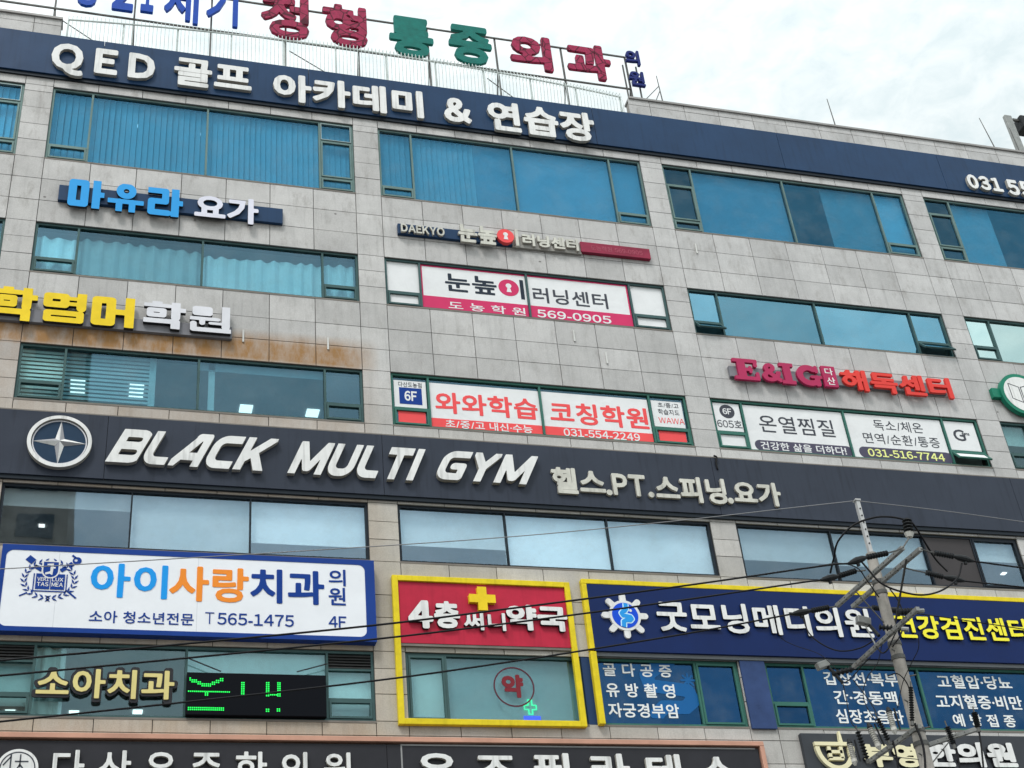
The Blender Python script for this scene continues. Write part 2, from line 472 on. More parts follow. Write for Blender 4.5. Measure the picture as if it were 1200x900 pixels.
def seg_dist(X, Z, segs, chunk=60):
    D = np.full(X.shape, 9.0)
    for x0, z0, x1, z1 in segs:
        dx, dz = x1 - x0, z1 - z0; l2 = dx * dx + dz * dz + 1e-12
        t = np.clip(((X - x0) * dx + (Z - z0) * dz) / l2, 0, 1)
        D = np.minimum(D, (X - x0 - t * dx) ** 2 + (Z - z0 - t * dz) ** 2)
    return np.sqrt(D)
EDGE = {}
tmp = bpy.data.scenes.new('outlines')       # a scratch scene, so reading an outline does not re-evaluate the real one
def outline(ch):
    if ch not in EDGE:
        c = bpy.data.curves.new('t', 'FONT')
        c.body = chr(ord(ch) + 0xFEE0) if '!' <= ch <= '~' and ch not in '.-/' else ch      # the wide gothic forms
        c.fill_mode = 'NONE'; c.resolution_u = 3
        o = bpy.data.objects.new('t', c); tmp.collection.objects.link(o)
        vl = tmp.view_layers[0]; vl.update()
        ev = o.evaluated_get(vl.depsgraph)
        me = ev.to_mesh()
        vs = np.array([v.co[:2] for v in me.vertices]); es = [tuple(e.vertices) for e in me.edges]
        EDGE[ch] = np.array([[*vs[a], *vs[b]] for a, b in es])
        ev.to_mesh_clear()
        bpy.data.objects.remove(o); bpy.data.curves.remove(c)
    return EDGE[ch]
CACHE = {}
def glyph(ch, off):
    key = (ch, off)
    if key in CACHE: return CACHE[key]
    E = outline(ch)
    x0, x1 = E[:, [0, 2]].min() - off - .05, E[:, [0, 2]].max() + off + .05
    z0, z1 = E[:, [1, 3]].min() - off - .05, E[:, [1, 3]].max() + off + .05
    gx = np.arange(x0, x1, STEP); gz = np.arange(z0, z1, STEP)
    X, Z = np.meshgrid(gx, gz)
    D = seg_dist(X, Z, E)
    par = np.zeros(X.shape, int)
    for a, b, c, d in E:
        if abs(d - b) < 1e-9: continue
        cr = ((Z >= b) != (Z >= d))
        xi = a + (Z - b) / (d - b) * (c - a)
        par += cr & (X < xi)
    F = np.where(par % 2 == 1, -D, D) - off
    CACHE[key] = field_to_loops(F, gx, gz)
    return CACHE[key]
def arcp(cx, cz, r, a0, a1, n=8): return [(cx + r * math.cos(R(a0 + (a1 - a0) * i / n)), cz + r * math.sin(R(a0 + (a1 - a0) * i / n))) for i in range(n + 1)]
H = .115
GYM = {  # slanted heavy capitals drawn stroke by stroke, unit height
 'B': (.84, [[(.1, .885), (.6, .885)] + arcp(.6, .70, .185, 90, -90) + [(.1, .515)], [(.6, .515)] + arcp(.63, .315, .20, 90, -90) + [(.1, .115)], [(.115, -.2), (.115, 1.2)]]),
 'L': (.72, [[(.115, 1.3)] + arcp(.36, .36, .245, 180, 270) + [(1, .115)]]),
 'A': (.86, [[(-.05, -.12), (.56, .93)], [(.5, .885), (.74, .885)], [(.74, -.3), (.74, .9)], [(.3, .30), (.74, .30)]]),
 'C': (.80, [[(1, .885)] + arcp(.36, .64, .245, 90, 180) + arcp(.36, .36, .245, 180, 270) + [(1, .115)]]),
 'K': (.88, [[(.115, -.2), (.115, 1.2)], [(.2, .38), (.86, 1.06)], [(.36, .55), (.80, -.08)]]),
 'M': (1.06, [[(.115, -.3), (.115, .95)], [(.115, .95), (.5, .2)], [(.56, .2), (.945, .95)], [(.945, -.3), (.945, .95)]]),
 'U': (.84, [[(.115, 1.3)] + arcp(.36, .36, .245, 180, 270) + arcp(.48, .36, .245, 270, 360) + [(.725, 1.3)]]),
 'T': (.80, [[(-.2, .885), (1.2, .885)], [(.4, .9), (.4, -.3)]]),
 'I': (.23, [[(.115, -.3), (.115, 1.3)]]),
 'G': (.84, [[(1, .885)] + arcp(.36, .64, .245, 90, 180) + arcp(.36, .36, .245, 180, 270) + [(.725, .115), (.725, .47), (.46, .47)]]),
 'Y': (.84, [[(-.02, 1.12), (.42, .48)], [(.86, 1.12), (.42, .48)], [(.42, .5), (.42, -.3)]]),
}
SLAB = {  # fat slab-serif capitals
 'E': (.92, [(.085, [(.04, .915), (.86, .915)]), (.085, [(.04, .085), (.88, .085)]), (.15, [(.3, .15), (.3, .85)]), (.075, [(.3, .5), (.64, .5)]), (.07, [(.83, .9), (.83, .70)]), (.07, [(.86, .1), (.86, .33)]), (.055, [(.62, .38), (.62, .62)])]),
 'I': (.56, [(.085, [(.02, .915), (.54, .915)]), (.085, [(.02, .085), (.54, .085)]), (.15, [(.28, .1), (.28, .9)])]),
 'G': (1.04, [(.13, arcp(.5, .5, .37, 55, 290, 24)), (.09, [(.62, .14), (.84, .3)]), (.11, [(.82, .1), (.82, .42)]), (.07, [(.62, .44), (.98, .44)]), (.07, [(.84, .93), (.84, .7)]), (.09, [(.6, .87), (.84, .76)])]),
}
BLOCK = {  # square-built heavy syllables
 '영': (1.0, [(.10, [(.12, .86), (.5, .86), (.5, .58), (.12, .58), (.12, .86)]), (.11, [(.88, 1.2), (.88, .50)]), (.06, [(.55, .81), (.88, .81)]), (.06, [(.55, .63), (.88, .63)]), (.085, [(.13, .31), (.87, .31), (.87, .09), (.13, .09), (.13, .31)])]),
 '어': (1.0, [(.11, [(.12, .87), (.45, .87), (.45, .13), (.12, .13), (.12, .87)]), (.11, [(.88, -.2), (.88, 1.2)]), (.09, [(.55, .5), (.88, .5)])]),
 '학': (1.0, [(.07, [(.02, .85), (.60, .85)]), (.12, [(.31, .9), (.31, 1.1)]), (.08, [(.15, .67), (.46, .67), (.46, .48), (.15, .48), (.15, .67)]), (.11, [(.76, 1.1), (.76, .42)]), (.08, [(.76, .72), (1.1, .72)]), (.085, [(-.1, .27), (.78, .27)]), (.11, [(.76, .27), (.76, -.1)])]),
 '원': (1.0, [(.085, [(.14, .87), (.46, .87), (.46, .69), (.14, .69), (.14, .87)]), (.065, [(-.1, .49), (.68, .49)]), (.07, [(.30, .47), (.30, .32)]), (.05, [(.5, .34), (.85, .34)]), (.10, [(.87, 1.1), (.87, .22)]), (.08, [(.09, .3), (.09, .08), (1.1, .08)])]),
 '마': (1.0, [(.11, [(.12, .87), (.46, .87), (.46, .13), (.12, .13), (.12, .87)]), (.11, [(.78, -.2), (.78, 1.2)]), (.09, [(.78, .5), (1.1, .5)])]),
 '유': (1.0, [(.10, arcp(.5, .74, .18, 0, 360, 24)), (.08, [(-.1, .36), (1.1, .36)]), (.09, [(.32, .36), (.32, -.1)]), (.09, [(.68, .36), (.68, -.1)])]),
 '라': (1.0, [(.10, [(-.1, .89), (.50, .89), (.50, .51), (.11, .51), (.11, .11), (.58, .11)]), (.11, [(.78, -.2), (.78, 1.2)]), (.09, [(.78, .5), (1.1, .5)])]),
}
def stroke_glyph(w, strokes, half=None):
    gx = np.arange(-.06, w + .06, STEP); gz = np.arange(-.06, 1.06, STEP)
    X, Z = np.meshgrid(gx, gz); F = np.full(X.shape, 9.0)
    for st in strokes:
        hw, pts = (half, st) if half else st
        F = np.minimum(F, seg_dist(X, Z, [(*pts[i], *pts[i + 1]) for i in range(len(pts) - 1)]) - hw)
    F = np.maximum(F, np.maximum(np.maximum(-X, X - w), np.maximum(-Z, Z - 1)))
    return field_to_loops(F, gx, gz)
def hangul(ch): return '\uac00' <= ch <= '\ud7a3'
def layout(text, off, gap=0.07, table=None):
    """list of (char, loops) side by side"""
    out = []; x = 0.0
    for ch in text:
        if ch == ' ': x += 0.30; continue
        if table and ch in table:
            w, st = table[ch]
            lp = stroke_glyph(w, st, H if table is GYM else None)
            lp = [[(a + x, b) for a, b in l] for l in lp]; x += w + 0.10
        else:
            lp = glyph(ch, off)
            if not lp: continue
            lo = min(a for l in lp for a, b in l); hi = max(a for l in lp for a, b in l)
            if hangul(ch):
                lp = [[(a + x, b) for a, b in l] for l in lp]; x += 0.94
            else:
                d = x - lo + gap / 2
                lp = [[(a + d, b) for a, b in l] for l in lp]; x += hi - lo + gap
        out.append((ch, lp))
    return out
def word(parent, text, box, y0, y1, m, off=0.03, shear=0.0, side=None, split=True, gap=0.07, table=None, name=None, zmin=None):
    if zmin is not None and box[2] < zmin: box = (box[0], box[1], zmin, max(box[3], zmin + .8 * (box[3] - box[2])))
    lay = layout(text, off, gap, table)
    if shear: lay = [(c, [[(a + shear * b, b) for a, b in l] for l in lp]) for c, lp in lay]
    ax = [a for _, lp in lay for l in lp for a, b in l]; az = [b for _, lp in lay for l in lp for a, b in l]
    u0, u1, v0, v1 = min(ax), max(ax), min(az), max(az)
    x0, x1, z0, z1 = box
    sx, sz = (x1 - x0) / (u1 - u0), (z1 - z0) / (v1 - v0)
    objs = []; mb = MB()
    for ch, lp in lay:
        q = [[(x0 + (a - u0) * sx, z0 + (b - v0) * sz) for a, b in l] for l in lp]
        mb.prism(q, y0, y1, m, side)
        if split: objs.append(mb.build(name or 'letter', m, parent)); mb = MB()
    if not split: objs.append(mb.build(name or 'lettering', m, parent))
    return objs


# ================================================================== the setting
g = MB().box(-400, 400, -400, 400, -0.4, 0.0)
tag(g.build('ground', mat('paving', (0.24, 0.235, 0.225), 0.85, dirt=0.25, scale=0.8)), kind='structure')
tag(MB().box(-400, 400, -21, -7.6, 0.004, 0.008).build('road', mat('asphalt', (0.05, 0.05, 0.052), 0.85, dirt=0.25, scale=1)), kind='structure')
tag(MB().box(-400, 400, -7.6, -7.4, 0.004, 0.14).build('kerb', CONC), kind='structure')
tag(MB().box(-400, 400, -21.2, -21, 0.004, 0.14).build('kerb', CONC), kind='structure')
rm = MB()
for k in range(-40, 40): rm.box(k * 8, k * 8 + 3, -14.37, -14.23, 0.012, 0.016)
tag(rm.build('road_markings', mat('road_paint', (0.75, 0.75, 0.72), 0.6)), kind='structure')

# ================================================================== the office building
BLD = thing('office_building', (0, 0, 0), 'grey granite tiled commercial block with blue ribbon windows, covered in shop signs', 'building')
BAYS = [(-9.6, -2.72), (-2.05, 5.47), (6.13, 13.51), (14.16, 21.71), (22.39, 29.9)]
ENDX = 30.6
ROWS = [4.2, 4.9, 5.6, 6.3, 7.0, 7.7, 8.4, 9.1, 9.8, 10.5, 11.2, 11.75, 12.26, 12.56, 13.13, 13.68, 14.06, 14.82, 15.34, 16.13, 16.66, 17.10, 17.56, 17.80, 19.20, 19.63, 20.15, 20.62, 21.12,
        21.74, 22.37, 23.11, 23.62, 24.12, 24.61, 25.27, 25.95, 26.62, 27.18, 27.71, 28.27, 28.83, 29.05, 29.42, 30.78, 31.28, 31.52]
XS = []
for a, b in BAYS: XS += [a + (b - a) * i / 7 for i in range(8)]
XS.append(ENDX)
FL = {7: (26.64, 29.05), 6: (23.13, 24.61), 5: (19.65, 21.12), 4: (16.15, 17.56), 3: (12.56, 14.06)}
OPEN = [(a, b, z0, z1) for (a, b) in BAYS for (z0, z1) in FL.values()]
wall = MB()
for i in range(len(XS) - 1):
    for j in range(len(ROWS) - 1):
        x0, x1, z0, z1 = XS[i], XS[i + 1], ROWS[j], ROWS[j + 1]
        cx, cz = (x0 + x1) / 2, (z0 + z1) / 2
        if any(a - .02 < cx < b + .02 and c < cz < d for a, b, c, d in OPEN): continue
        if cz > 30.8 and -2.06 < cx < 13.56: continue
        if 17.9 < cz < 19.1 or (29.5 < cz < 30.7): continue
        dy = random.uniform(-.003, .003)
        wall.box(x0 + .008, x1 - .008, dy, .030, z0 + .008, z1 - .008)
wall.build('stone_cladding', STONE, BLD)
back = MB()
zs = [0] + [z for k in (3, 4, 5, 6, 7) for z in FL[k]] + [30.80]
back.box(-9.6, ENDX, .032, .34, 4.2, FL[3][0])
for k in (3, 4, 5, 6): back.box(-9.6, ENDX, .032, .34, FL[k][1], FL[k + 1][0])
back.box(-9.6, ENDX, .032, .34, FL[7][1], 30.80)
for k in FL:
    pe = [-9.6] + [v for ab in BAYS for v in ab] + [ENDX]
    for i in range(0, len(pe), 2):
        if pe[i + 1] - pe[i] > .05: back.box(pe[i], pe[i + 1], .033, .33, FL[k][0], FL[k][1])
back.build('wall', GROUT, BLD)
par = MB()
par.box(-9.6, -2.06, .033, .30, 30.80, 31.50); par.box(13.57, ENDX, .033, .30, 30.80, 31.50)
par.build('parapet', CONC, BLD)
for x0, x1 in ((-9.62, -2.03), (13.54, ENDX + .02)):
    MB().box(x0, x1, -.05, .34, 31.50, 31.57).build('coping', mat('coping_metal', (0.30, 0.29, 0.28), .5, .2, dirt=.2), BLD)
# floors, ceilings, partition behind the glass, side and rear walls, roof
sl_ = MB()
for k in FL: sl_.box(-9.5, ENDX - .1, .35, 5.0, FL[k][1] + .02, FL[k][1] + .30)
sl_.build('ceiling', CEIL, BLD)
fl_ = MB()
for k in FL: fl_.box(-9.5, ENDX - .1, .35, 5.0, FL[k][0] - .6, FL[k][0] - .45)
fl_.build('floor_slab', ROOM, BLD)
MB().box(-9.5, ENDX - .1, 5.0, 5.2, 11, 29.4).build('partition', ROOM, BLD)
sw = MB()
sw.box(-9.6, -9.3, .35, 16, 0, 30.8); sw.box(ENDX - .3, ENDX, .35, 16, 0, 30.8); sw.box(-9.6, ENDX, 16, 16.3, 0, 30.8)
sw.build('side_wall', CONC, BLD)
MB().box(-9.3, ENDX - .3, .35, 16, 30.4, 30.75).build('roof', CONC, BLD)
# ground storey: glazed shop front, not in view
gs = MB()
for x in (-9.6, -2.72, 5.47, 13.51, 21.71, 29.9): gs.box(x, x + .7, 0, .35, 0, 4.2)
gs.build('ground_pier', STONE, BLD)
MB().box(-9, 30, .2, .22, 0, 4.2).build('shop_front', G_DARK, BLD)
# navy band under the roof, in panels with open joints
seam = [-9.6, (-0.94, 30.46)[0], (4.31, 30.04)[0], (12.29, 30.01)[0], (17.99, 29.8)[0], (23.28, 29.97)[0], 30.65]
for i in range(len(seam) - 1):
    MB().box(seam[i] + .005, seam[i + 1] - .005, -.10, -.001, 29.40, 30.82).build('roof_band', NAVY, BLD, bevel=.006)
MB().box(-9.6, 30.6, -.06, -.005, 29.30, 29.39).build('band_flashing', FRAMEB, BLD)

# ---- windows
def blind_vertical(par, x0, x1, z0, z1, y, m, pitch=.135, amp=.026):
    mb = MB(); n = max(2, int((x1 - x0) / pitch)); v = []
    for i in range(n):
        a = x0 + (x1 - x0) * i / n; b = x0 + (x1 - x0) * (i + .93) / n
        zz = z0 + random.uniform(-.02, .02)
        am = amp * random.uniform(.35, 1.35); ya = y + am + random.uniform(-.008, .008)
        mb.add([(a, ya, zz), (b, y - am, zz), (b, y - am, z1), (a, ya, z1), (a, ya + .002, zz), (b, y - am + .002, zz), (b, y - am + .002, z1), (a, ya + .002, z1)],
               [(0, 1, 2, 3), (7, 6, 5, 4), (0, 4, 5, 1), (1, 5, 6, 2), (2, 6, 7, 3), (3, 7, 4, 0)])
    return mb.build('vertical_blind', m, par)
def curtain(par, x0, x1, z0, z1, y, m):
    mb = MB(); n = int((x1 - x0) / .035); pts = []
    ph = 0; hs = random.uniform(0, 9)
    def hem(k): return z1 - .035 * abs(math.sin(k * .17 + hs)) - .03 * math.sin(k * .053 + hs * 2) - .012 * math.sin(k * .9)
    for i in range(n + 1):
        ph += random.uniform(.35, 1.15)
        pts.append((x0 + (x1 - x0) * i / n, y + .04 * math.sin(ph)))
    for i in range(n):
        (a, ya), (b, yb) = pts[i], pts[i + 1]
        za = hem(i); zb = hem(i + 1)
        mb.add([(a, ya, z0), (b, yb, z0), (b, yb, zb), (a, ya, za)], [(0, 1, 2, 3)])
    return mb.build('curtain', m, par, smooth=False)
def zebra(par, x0, x1, z0, z1, y, m):
    mb = MB(); z = z0
    while z < z1:
        mb.box(x0, x1, y, y + .004, z, min(z1, z + .062)); z += .105
    mb.build('zebra_blind', m, par)
def roller(par, x0, x1, z0, z1, y, m):
    mb = MB().box(x0, x1, y, y + .006, z0, z1); mb.box(x0, x1, y - .008, y + .014, z0 - .03, z0)
    mb.build('roller_blind', m, par)

FW = .055
def window(x0, x1, z0, z1, mull, cols, fm=FRAME, gl=G_TEAL, recess=.05, mw=.05):
    """cols: one dict per column: t = transom heights, k = kinds of the cells bottom to top, g = glass, b = [(blind, part, z fraction)]"""
    fr = MB(); ya, yb = recess, recess + .09
    fr.box(x0, x0 + FW, ya, yb, z0, z1); fr.box(x1 - FW, x1, ya, yb, z0, z1)
    fr.box(x0 + FW, x1 - FW, ya, yb, z0, z0 + FW); fr.box(x0 + FW, x1 - FW, ya, yb, z1 - FW, z1)
    for m in mull: fr.box(m - mw / 2, m + mw / 2, ya - .006, yb, z0 + FW, z1 - FW)
    ed = [x0 + FW] + [v for m in mull for v in (m - mw / 2, m + mw / 2)] + [x1 - FW]
    cells = []
    for i, c in enumerate(cols):
        a, b = ed[2 * i], ed[2 * i + 1]
        zz = [z0 + FW]
        for t in c.get('t', []):
            fr.box(a, b, ya, yb - .005, t - .025, t + .025); zz += [t - .025, t + .025]
        zz.append(z1 - FW)
        for j, kd in enumerate(c.get('k', 'F')): cells.append((a, b, zz[2 * j], zz[2 * j + 1], kd, c))
    w = fr.build('window', fm, BLD)
    MB().box(x0 - .01, x1 + .01, -.008, recess + .11, z0 - .045, z0 - .003).build('sill', SILL, w)
    yg = recess + .05
    for a, b, c0, c1, kd, c in cells:
        g_ = c.get('g', gl)
        if kd == 'F': boxo('pane', (a, b, c0, c1), yg + random.uniform(0, .004), yg + .012, g_, w)
        elif kd in 'SW':
            m_ = FRAMEL if kd == 'W' else c.get('fm', fm); s = MB(); q = .05 if kd == 'S' else .028; y_ = ya - .02
            s.box(a + .006, a + q, y_, yg, c0 + .006, c1 - .006); s.box(b - q, b - .006, y_, yg, c0 + .006, c1 - .006)
            s.box(a + q, b - q, y_, yg, c0 + .006, c0 + q); s.box(a + q, b - q, y_, yg, c1 - q, c1 - .006)
            so_ = s.build('sash', m_, w)
            boxo('pane', (a + q, b - q, c0 + q, c1 - q), yg - .02, yg - .012, g_, so_)
        elif kd == 'O':     # awning sash pushed open at the bottom
            Mx = Matrix.Translation((0, ya, c1)) @ Matrix.Rotation(R(-38), 4, 'X') @ Matrix.Translation((0, -ya, -c1))
            s = MB(); q = .05
            for bx in ((a, a + q, c0, c1), (b - q, b, c0, c1), (a + q, b - q, c0, c0 + q), (a + q, b - q, c1 - q, c1)):
                s.box(bx[0], bx[1], ya, ya + .045, bx[2], bx[3], None, Mx)
            so_ = s.build('open_sash', fm, w)
            MB().box(a + q, b - q, ya + .02, ya + .028, c0 + q, c1 - q, None, Mx).build('pane', c.get('og', g_), so_)
        elif kd == 'L':
            s = MB(); z = c0
            while z < c1 - .03:
                s.add([(a, ya - .01, z), (b, ya - .01, z), (b, ya + .05, z + .055), (a, ya + .05, z + .055), (a, ya - .01, z + .012), (b, ya - .01, z + .012), (b, ya + .05, z + .067), (a, ya + .05, z + .067)],
                      [(0, 1, 2, 3), (7, 6, 5, 4), (0, 4, 5, 1), (1, 5, 6, 2), (2, 6, 7, 3), (3, 7, 4, 0)]); z += .062
            s.box(a, b, ya + .055, ya + .06, c0, c1)
            s.build('louvre', mat('dark_louvre', (.05, .05, .05), .5, .1), w)
        elif kd == 'P': boxo('opaque_panel', (a, b, c0, c1), ya + .02, ya + .05, BROWN, w, bevel=.004)
        elif kd == 'X': boxo('dark_opening', (a, b, c0, c1), yg + .25, yg + .27, ROOM, w)
    yb_ = .22
    for i, c in enumerate(cols):
        a, b = ed[2 * i] - .02, ed[2 * i + 1] + .02
        for bl in c.get('b', []):
            kind, f0, f1, h0, h1, m_ = bl
            xa, xb = a + (b - a) * f0, a + (b - a) * f1; za, zb = z0 + (z1 - z0) * h0, z0 + (z1 - z0) * h1
            {'v': blind_vertical, 'c': curtain, 'z': zebra, 'r': roller}[kind](w, xa, xb, za, zb, yb_, m_)
    return w
V = ('v', 0, 1, 0.02, .98, FABRIC)
Cn = ('c', 0, 1, 0.02, .84, FABRIC)
ZB = ('z', 0, 1, 0, .98, FABRIC)
FRAME7 = mat('grey_green_aluminium', (.13, .20, .19), .42, .2, dirt=.2)
# seventh floor; flat blue-grey rollers are added to brighten panes without blinds
z0, z1 = FL[7]
window(*BAYS[0], z0, z1, [-8.7, -6.2, -3.7], [dict(t=[27.13], k='SF', b=[V]), dict(b=[V]), dict(b=[V]), dict(t=[27.10, 28.42], k='SSW', b=[V])], gl=G_BLUE, fm=FRAME7)
window(*BAYS[1], z0, z1, [-1.09, 1.74, 4.59], [dict(t=[27.13], k='SF', b=[V]), dict(b=[V]), dict(b=[V]), dict(t=[27.08, 28.37], k='SSW', b=[V])], gl=G_BLUE, fm=FRAME7)
window(*BAYS[2], z0, z1, [7.02, 9.80, 12.59], [dict(t=[27.03], k='SF', b=[V]), dict(b=[('v', 0, .62, .02, .98, FABRIC), ('r', .62, 1, 0, .99, FABRICB)]), dict(b=[('r', 0, 1, 0, .99, FABRICB)]), dict(t=[27.06], k='SF', b=[('r', 0, 1, .0, .99, FABRICB)])], gl=G_BLUE, fm=FRAME7)
window(*BAYS[3], z0, z1, [15.01, 17.83, 20.71], [dict(t=[27.03, 28.33], k='SSF', g=G_DARK), dict(b=[('r', 0, 1, .0, .98, FABRICB)]), dict(b=[('r', .44, 1, .0, .98, FABRIC)]), dict(t=[27.09], k='SF', b=[('r', 0, 1, .05, .98, FABRIC)])], gl=G_BLUE, fm=FRAME7)
window(*BAYS[4], z0, z1, [23.23, 26.1, 29.0], [dict(t=[27.18, 28.46], k='SSF', g=G_DARK), dict(b=[('r', 0, .5, .0, .98, FABRIC)]), dict(b=[V]), dict(t=[27.1], k='SF')], gl=G_BLUE, fm=FRAME7)
# sixth floor
z0, z1 = FL[6]
window(*BAYS[0], z0, z1, [-8.7, -6.2, -3.7], [dict(t=[23.58], k='SF', b=[Cn]), dict(b=[Cn]), dict(b=[Cn]), dict(t=[23.58], k='SF', b=[Cn])])
window(*BAYS[1], z0, z1, [-1.09, 1.75, 4.60], [dict(t=[23.58], k='SF', b=[Cn]), dict(b=[Cn]), dict(b=[('c', 0, 1, .02, .78, FABRIC)]), dict(t=[23.58], k='SF', b=[Cn])])
window(*BAYS[2], z0, z1, [7.01, 9.77, 12.54], [dict(t=[23.58], k='SF', g=WHITE), dict(), dict(), dict(t=[23.59], k='SF', g=WHITE)])
window(*BAYS[3], z0, z1, [14.99, 17.82, 20.69], [dict(t=[23.56], k='OF'), dict(), dict(), dict(t=[23.59], k='OF')], gl=G_SKY)
window(*BAYS[4], z0, z1, [23.18, 26.1, 29.0], [dict(t=[23.63], k='SF'), dict(), dict(), dict(t=[23.6], k='SF')], gl=G_CLOUD)
# fifth floor
z0, z1 = FL[5]
window(*BAYS[0], z0, z1, [-8.7, -6.2, -3.7], [dict(t=[20.15], k='SF', b=[ZB]), dict(b=[ZB]), dict(), dict(t=[20.15], k='SF', b=[ZB])])
window(*BAYS[1], z0, z1, [-1.09, 1.77, 4.60], [dict(t=[20.15], k='SF', b=[ZB], g=G_GREEN), dict(b=[('z', 0, .63, 0, .98, FABRIC), ('r', .63, .68, 0, 1, FABRIC)]), dict(b=[('r', .08, .13, 0, 1, FABRIC), ('r', 0, 1, .86, 1, FABRICB)]), dict(t=[20.14], k='SF')])
window(*BAYS[2], z0, z1, [7.02, 9.75, 12.54], [dict(t=[20.16], k='SF'), dict(), dict(), dict(t=[20.14], k='SF')], fm=FRAMEG)
window(*BAYS[3], z0, z1, [15.0, 17.82, 20.67], [dict(t=[20.16], k='SF'), dict(), dict(), dict(t=[20.10], k='OF', og=WHITE)], fm=FRAMEG)
window(*BAYS[4], z0, z1, [23.18, 26.1, 29.0], [dict(t=[20.15], k='SF', b=[('r', 0, 1, .6, .98, FABRIC)]), dict(b=[('r', .3, 1, .3, .98, FABRIC)]), dict(), dict(t=[20.15], k='SF')], gl=G_GREEN)
# fourth floor, thin dark frames and roller blinds
z0, z1 = FL[4]
def RB(h, a=0, b=1): return [('r', a, b, h, .99, FABRIC)]
window(*BAYS[0], z0, z1, [-7.3, -5.0], [dict(b=RB(.2)), dict(b=RB(.0)), dict(b=RB(.4))], fm=FRAMEB, gl=G_PALE, mw=.035)
window(*BAYS[1], z0, z1, [.52, 2.96], [dict(b=RB(.72)), dict(b=RB(.0)), dict(b=RB(.30))], fm=FRAMEB, gl=G_PALE, mw=.035)
window(*BAYS[2], z0, z1, [8.56, 10.97], [dict(b=RB(.38)), dict(b=RB(.0)), dict(b=RB(.02))], fm=FRAMEB, gl=G_PALE, mw=.035)
window(*BAYS[3], z0, z1, [16.6, 19.08, 20.42], [dict(b=RB(.42)), dict(b=RB(.40)), dict(k='P'), dict(k='S', b=RB(.62))], fm=FRAMEB, gl=G_PALE, mw=.04)
window(*BAYS[4], z0, z1, [24.9, 27.4], [dict(b=RB(.3)), dict(b=RB(.0)), dict(b=RB(.4))], fm=FRAMEB, gl=G_PALE, mw=.035)
# third floor
z0, z1 = FL[3]
m1 = [(-1.07, 13.25)[0], (1.76, 13.41)[0], (4.52, 13.39)[0]]
window(*BAYS[0], z0, z1, [-8.5, -6.2, -3.6], [dict(t=[13.05, 13.7], k='SFL'), dict(b=RB(.2)), dict(b=RB(.0)), dict(t=[13.05, 13.7], k='SFL')], gl=G_GREEN)
window(*BAYS[1], z0, z1, m1, [dict(t=[13.02, 13.68], k='SFL', b=[('r', 0, 1, .2, 1, FABRIC)]), dict(b=[('c', 0, .2, 0, .98, FABRIC)]), dict(b=[('r', 0, 1, .42, 1, FABRIC)]), dict(t=[13.02, 13.66], k='SFL', b=[('r', 0, 1, .1, 1, FABRIC)])], gl=G_GREEN)
xa, xb = (9.91, 13.5)[0], (10.19, 13.5)[0]
window(BAYS[2][0], xa, z0, z1, [(6.97, 13.45)[0]], [dict(k='S', b=[('r', 0, 1, .05, 1, FABRIC)]), dict(b=[('r', 0, 1, .05, 1, FABRICB)])], gl=G_GREEN)
window(xb, BAYS[2][1], z0, z1, [(12.51, 13.28)[0]], [dict(), dict(k='S')], fm=FRAMEG, gl=G_FILM)
MB().box(xa + .002, xb - .002, .01, .2, z0, z1).build('blue_infill', mat('blue_cladding', (.02, .05, .14), .35), BLD)
window(*BAYS[3], z0, z1, [(15.08, 13.44)[0], (17.95, 13.4)[0]], [dict(t=[13.14], k='SF'), dict(), dict()], fm=FRAMEG, gl=G_FILM)
window(*BAYS[4], z0, z1, [24.9, 27.4], [dict(), dict(), dict()], gl=G_FILM)
# lit panels on the ceilings
for (x, y, z, w_, d_) in [(*(3.03, 1.97, 21.14), .30, .32), (*(4.61, 1.95, 21.14), .30, .32), (*(-0.82, 1.57, 21.14), .32, .6), (*(0.48, 1.57, 21.14), .32, .6),
                          (*(-0.3, 3.47, 14.08), .2, .2), (*(1, 3.37, 14.08), .2, .2), (*(-1.58, 3.48, 14.08), .2, .2),
                          (*(-1.28, 1.75, 17.58), .12, .12), (*(6.81, 1.66, 17.58), .12, .12), (*(22.44, 1.79, 17.58), .12, .12), (*(0.01, 1.01, 29.06), .10, .10), (*(1.59, 1.04, 29.06), .10, .10)]:
    MB().box(x - w_ / 2, x + w_ / 2, y - d_ / 2, y + d_ / 2, z - .02, z - .001).build('ceiling_lamp', LAMP, BLD)
# sheet-metal cladding of the pier beside the clinic windows
boxo('pier_cladding', (13.54, 14.13, 12.5, 14.06), -.06, -.004, mat('blue_pier_metal', (.035, .065, .17), .3, .1, dirt=.25, scale=2), BLD, bevel=.008)
# shallow brackets and white drips left on the wall by an old sign
for p in ((2.73, 21.83), (4.68, 21.82), (10.81, 22.71), (11.58, 22.11), (14.66, 26.05)):
    MB().box(p[0] - .02, p[0] + .02, -.03, -.003, p[1] - .22, p[1] + .12).build('bracket_stub', mat('white_bracket', (.6, .6, .58), .6), BLD)

# the tall flat block over the street: seen mirrored in the left hand windows
TW = thing('apartment_tower', (-17, -50, 0), 'beige apartment tower over the street, mirrored in the leftmost windows', 'building')
MB().box(-32, -1.9, -60, -45, 0, 57).build('wall', mat('beige_render', (.68, .54, .43), .8, dirt=.15, scale=.3), TW)
tw = MB()
for k in range(18):
    for j in range(9): tw.box(-31 + j * 3.3, -29 + j * 3.3, -45, -44.93, 2.2 + k * 3, 3.8 + k * 3)
tw.build('windows', mat('tower_glazing', (.10, .13, .15), .15), TW)
MB().box(-32.3, -1.6, -60.3, -44.7, 57, 57.5).build('roof', CONC, TW)

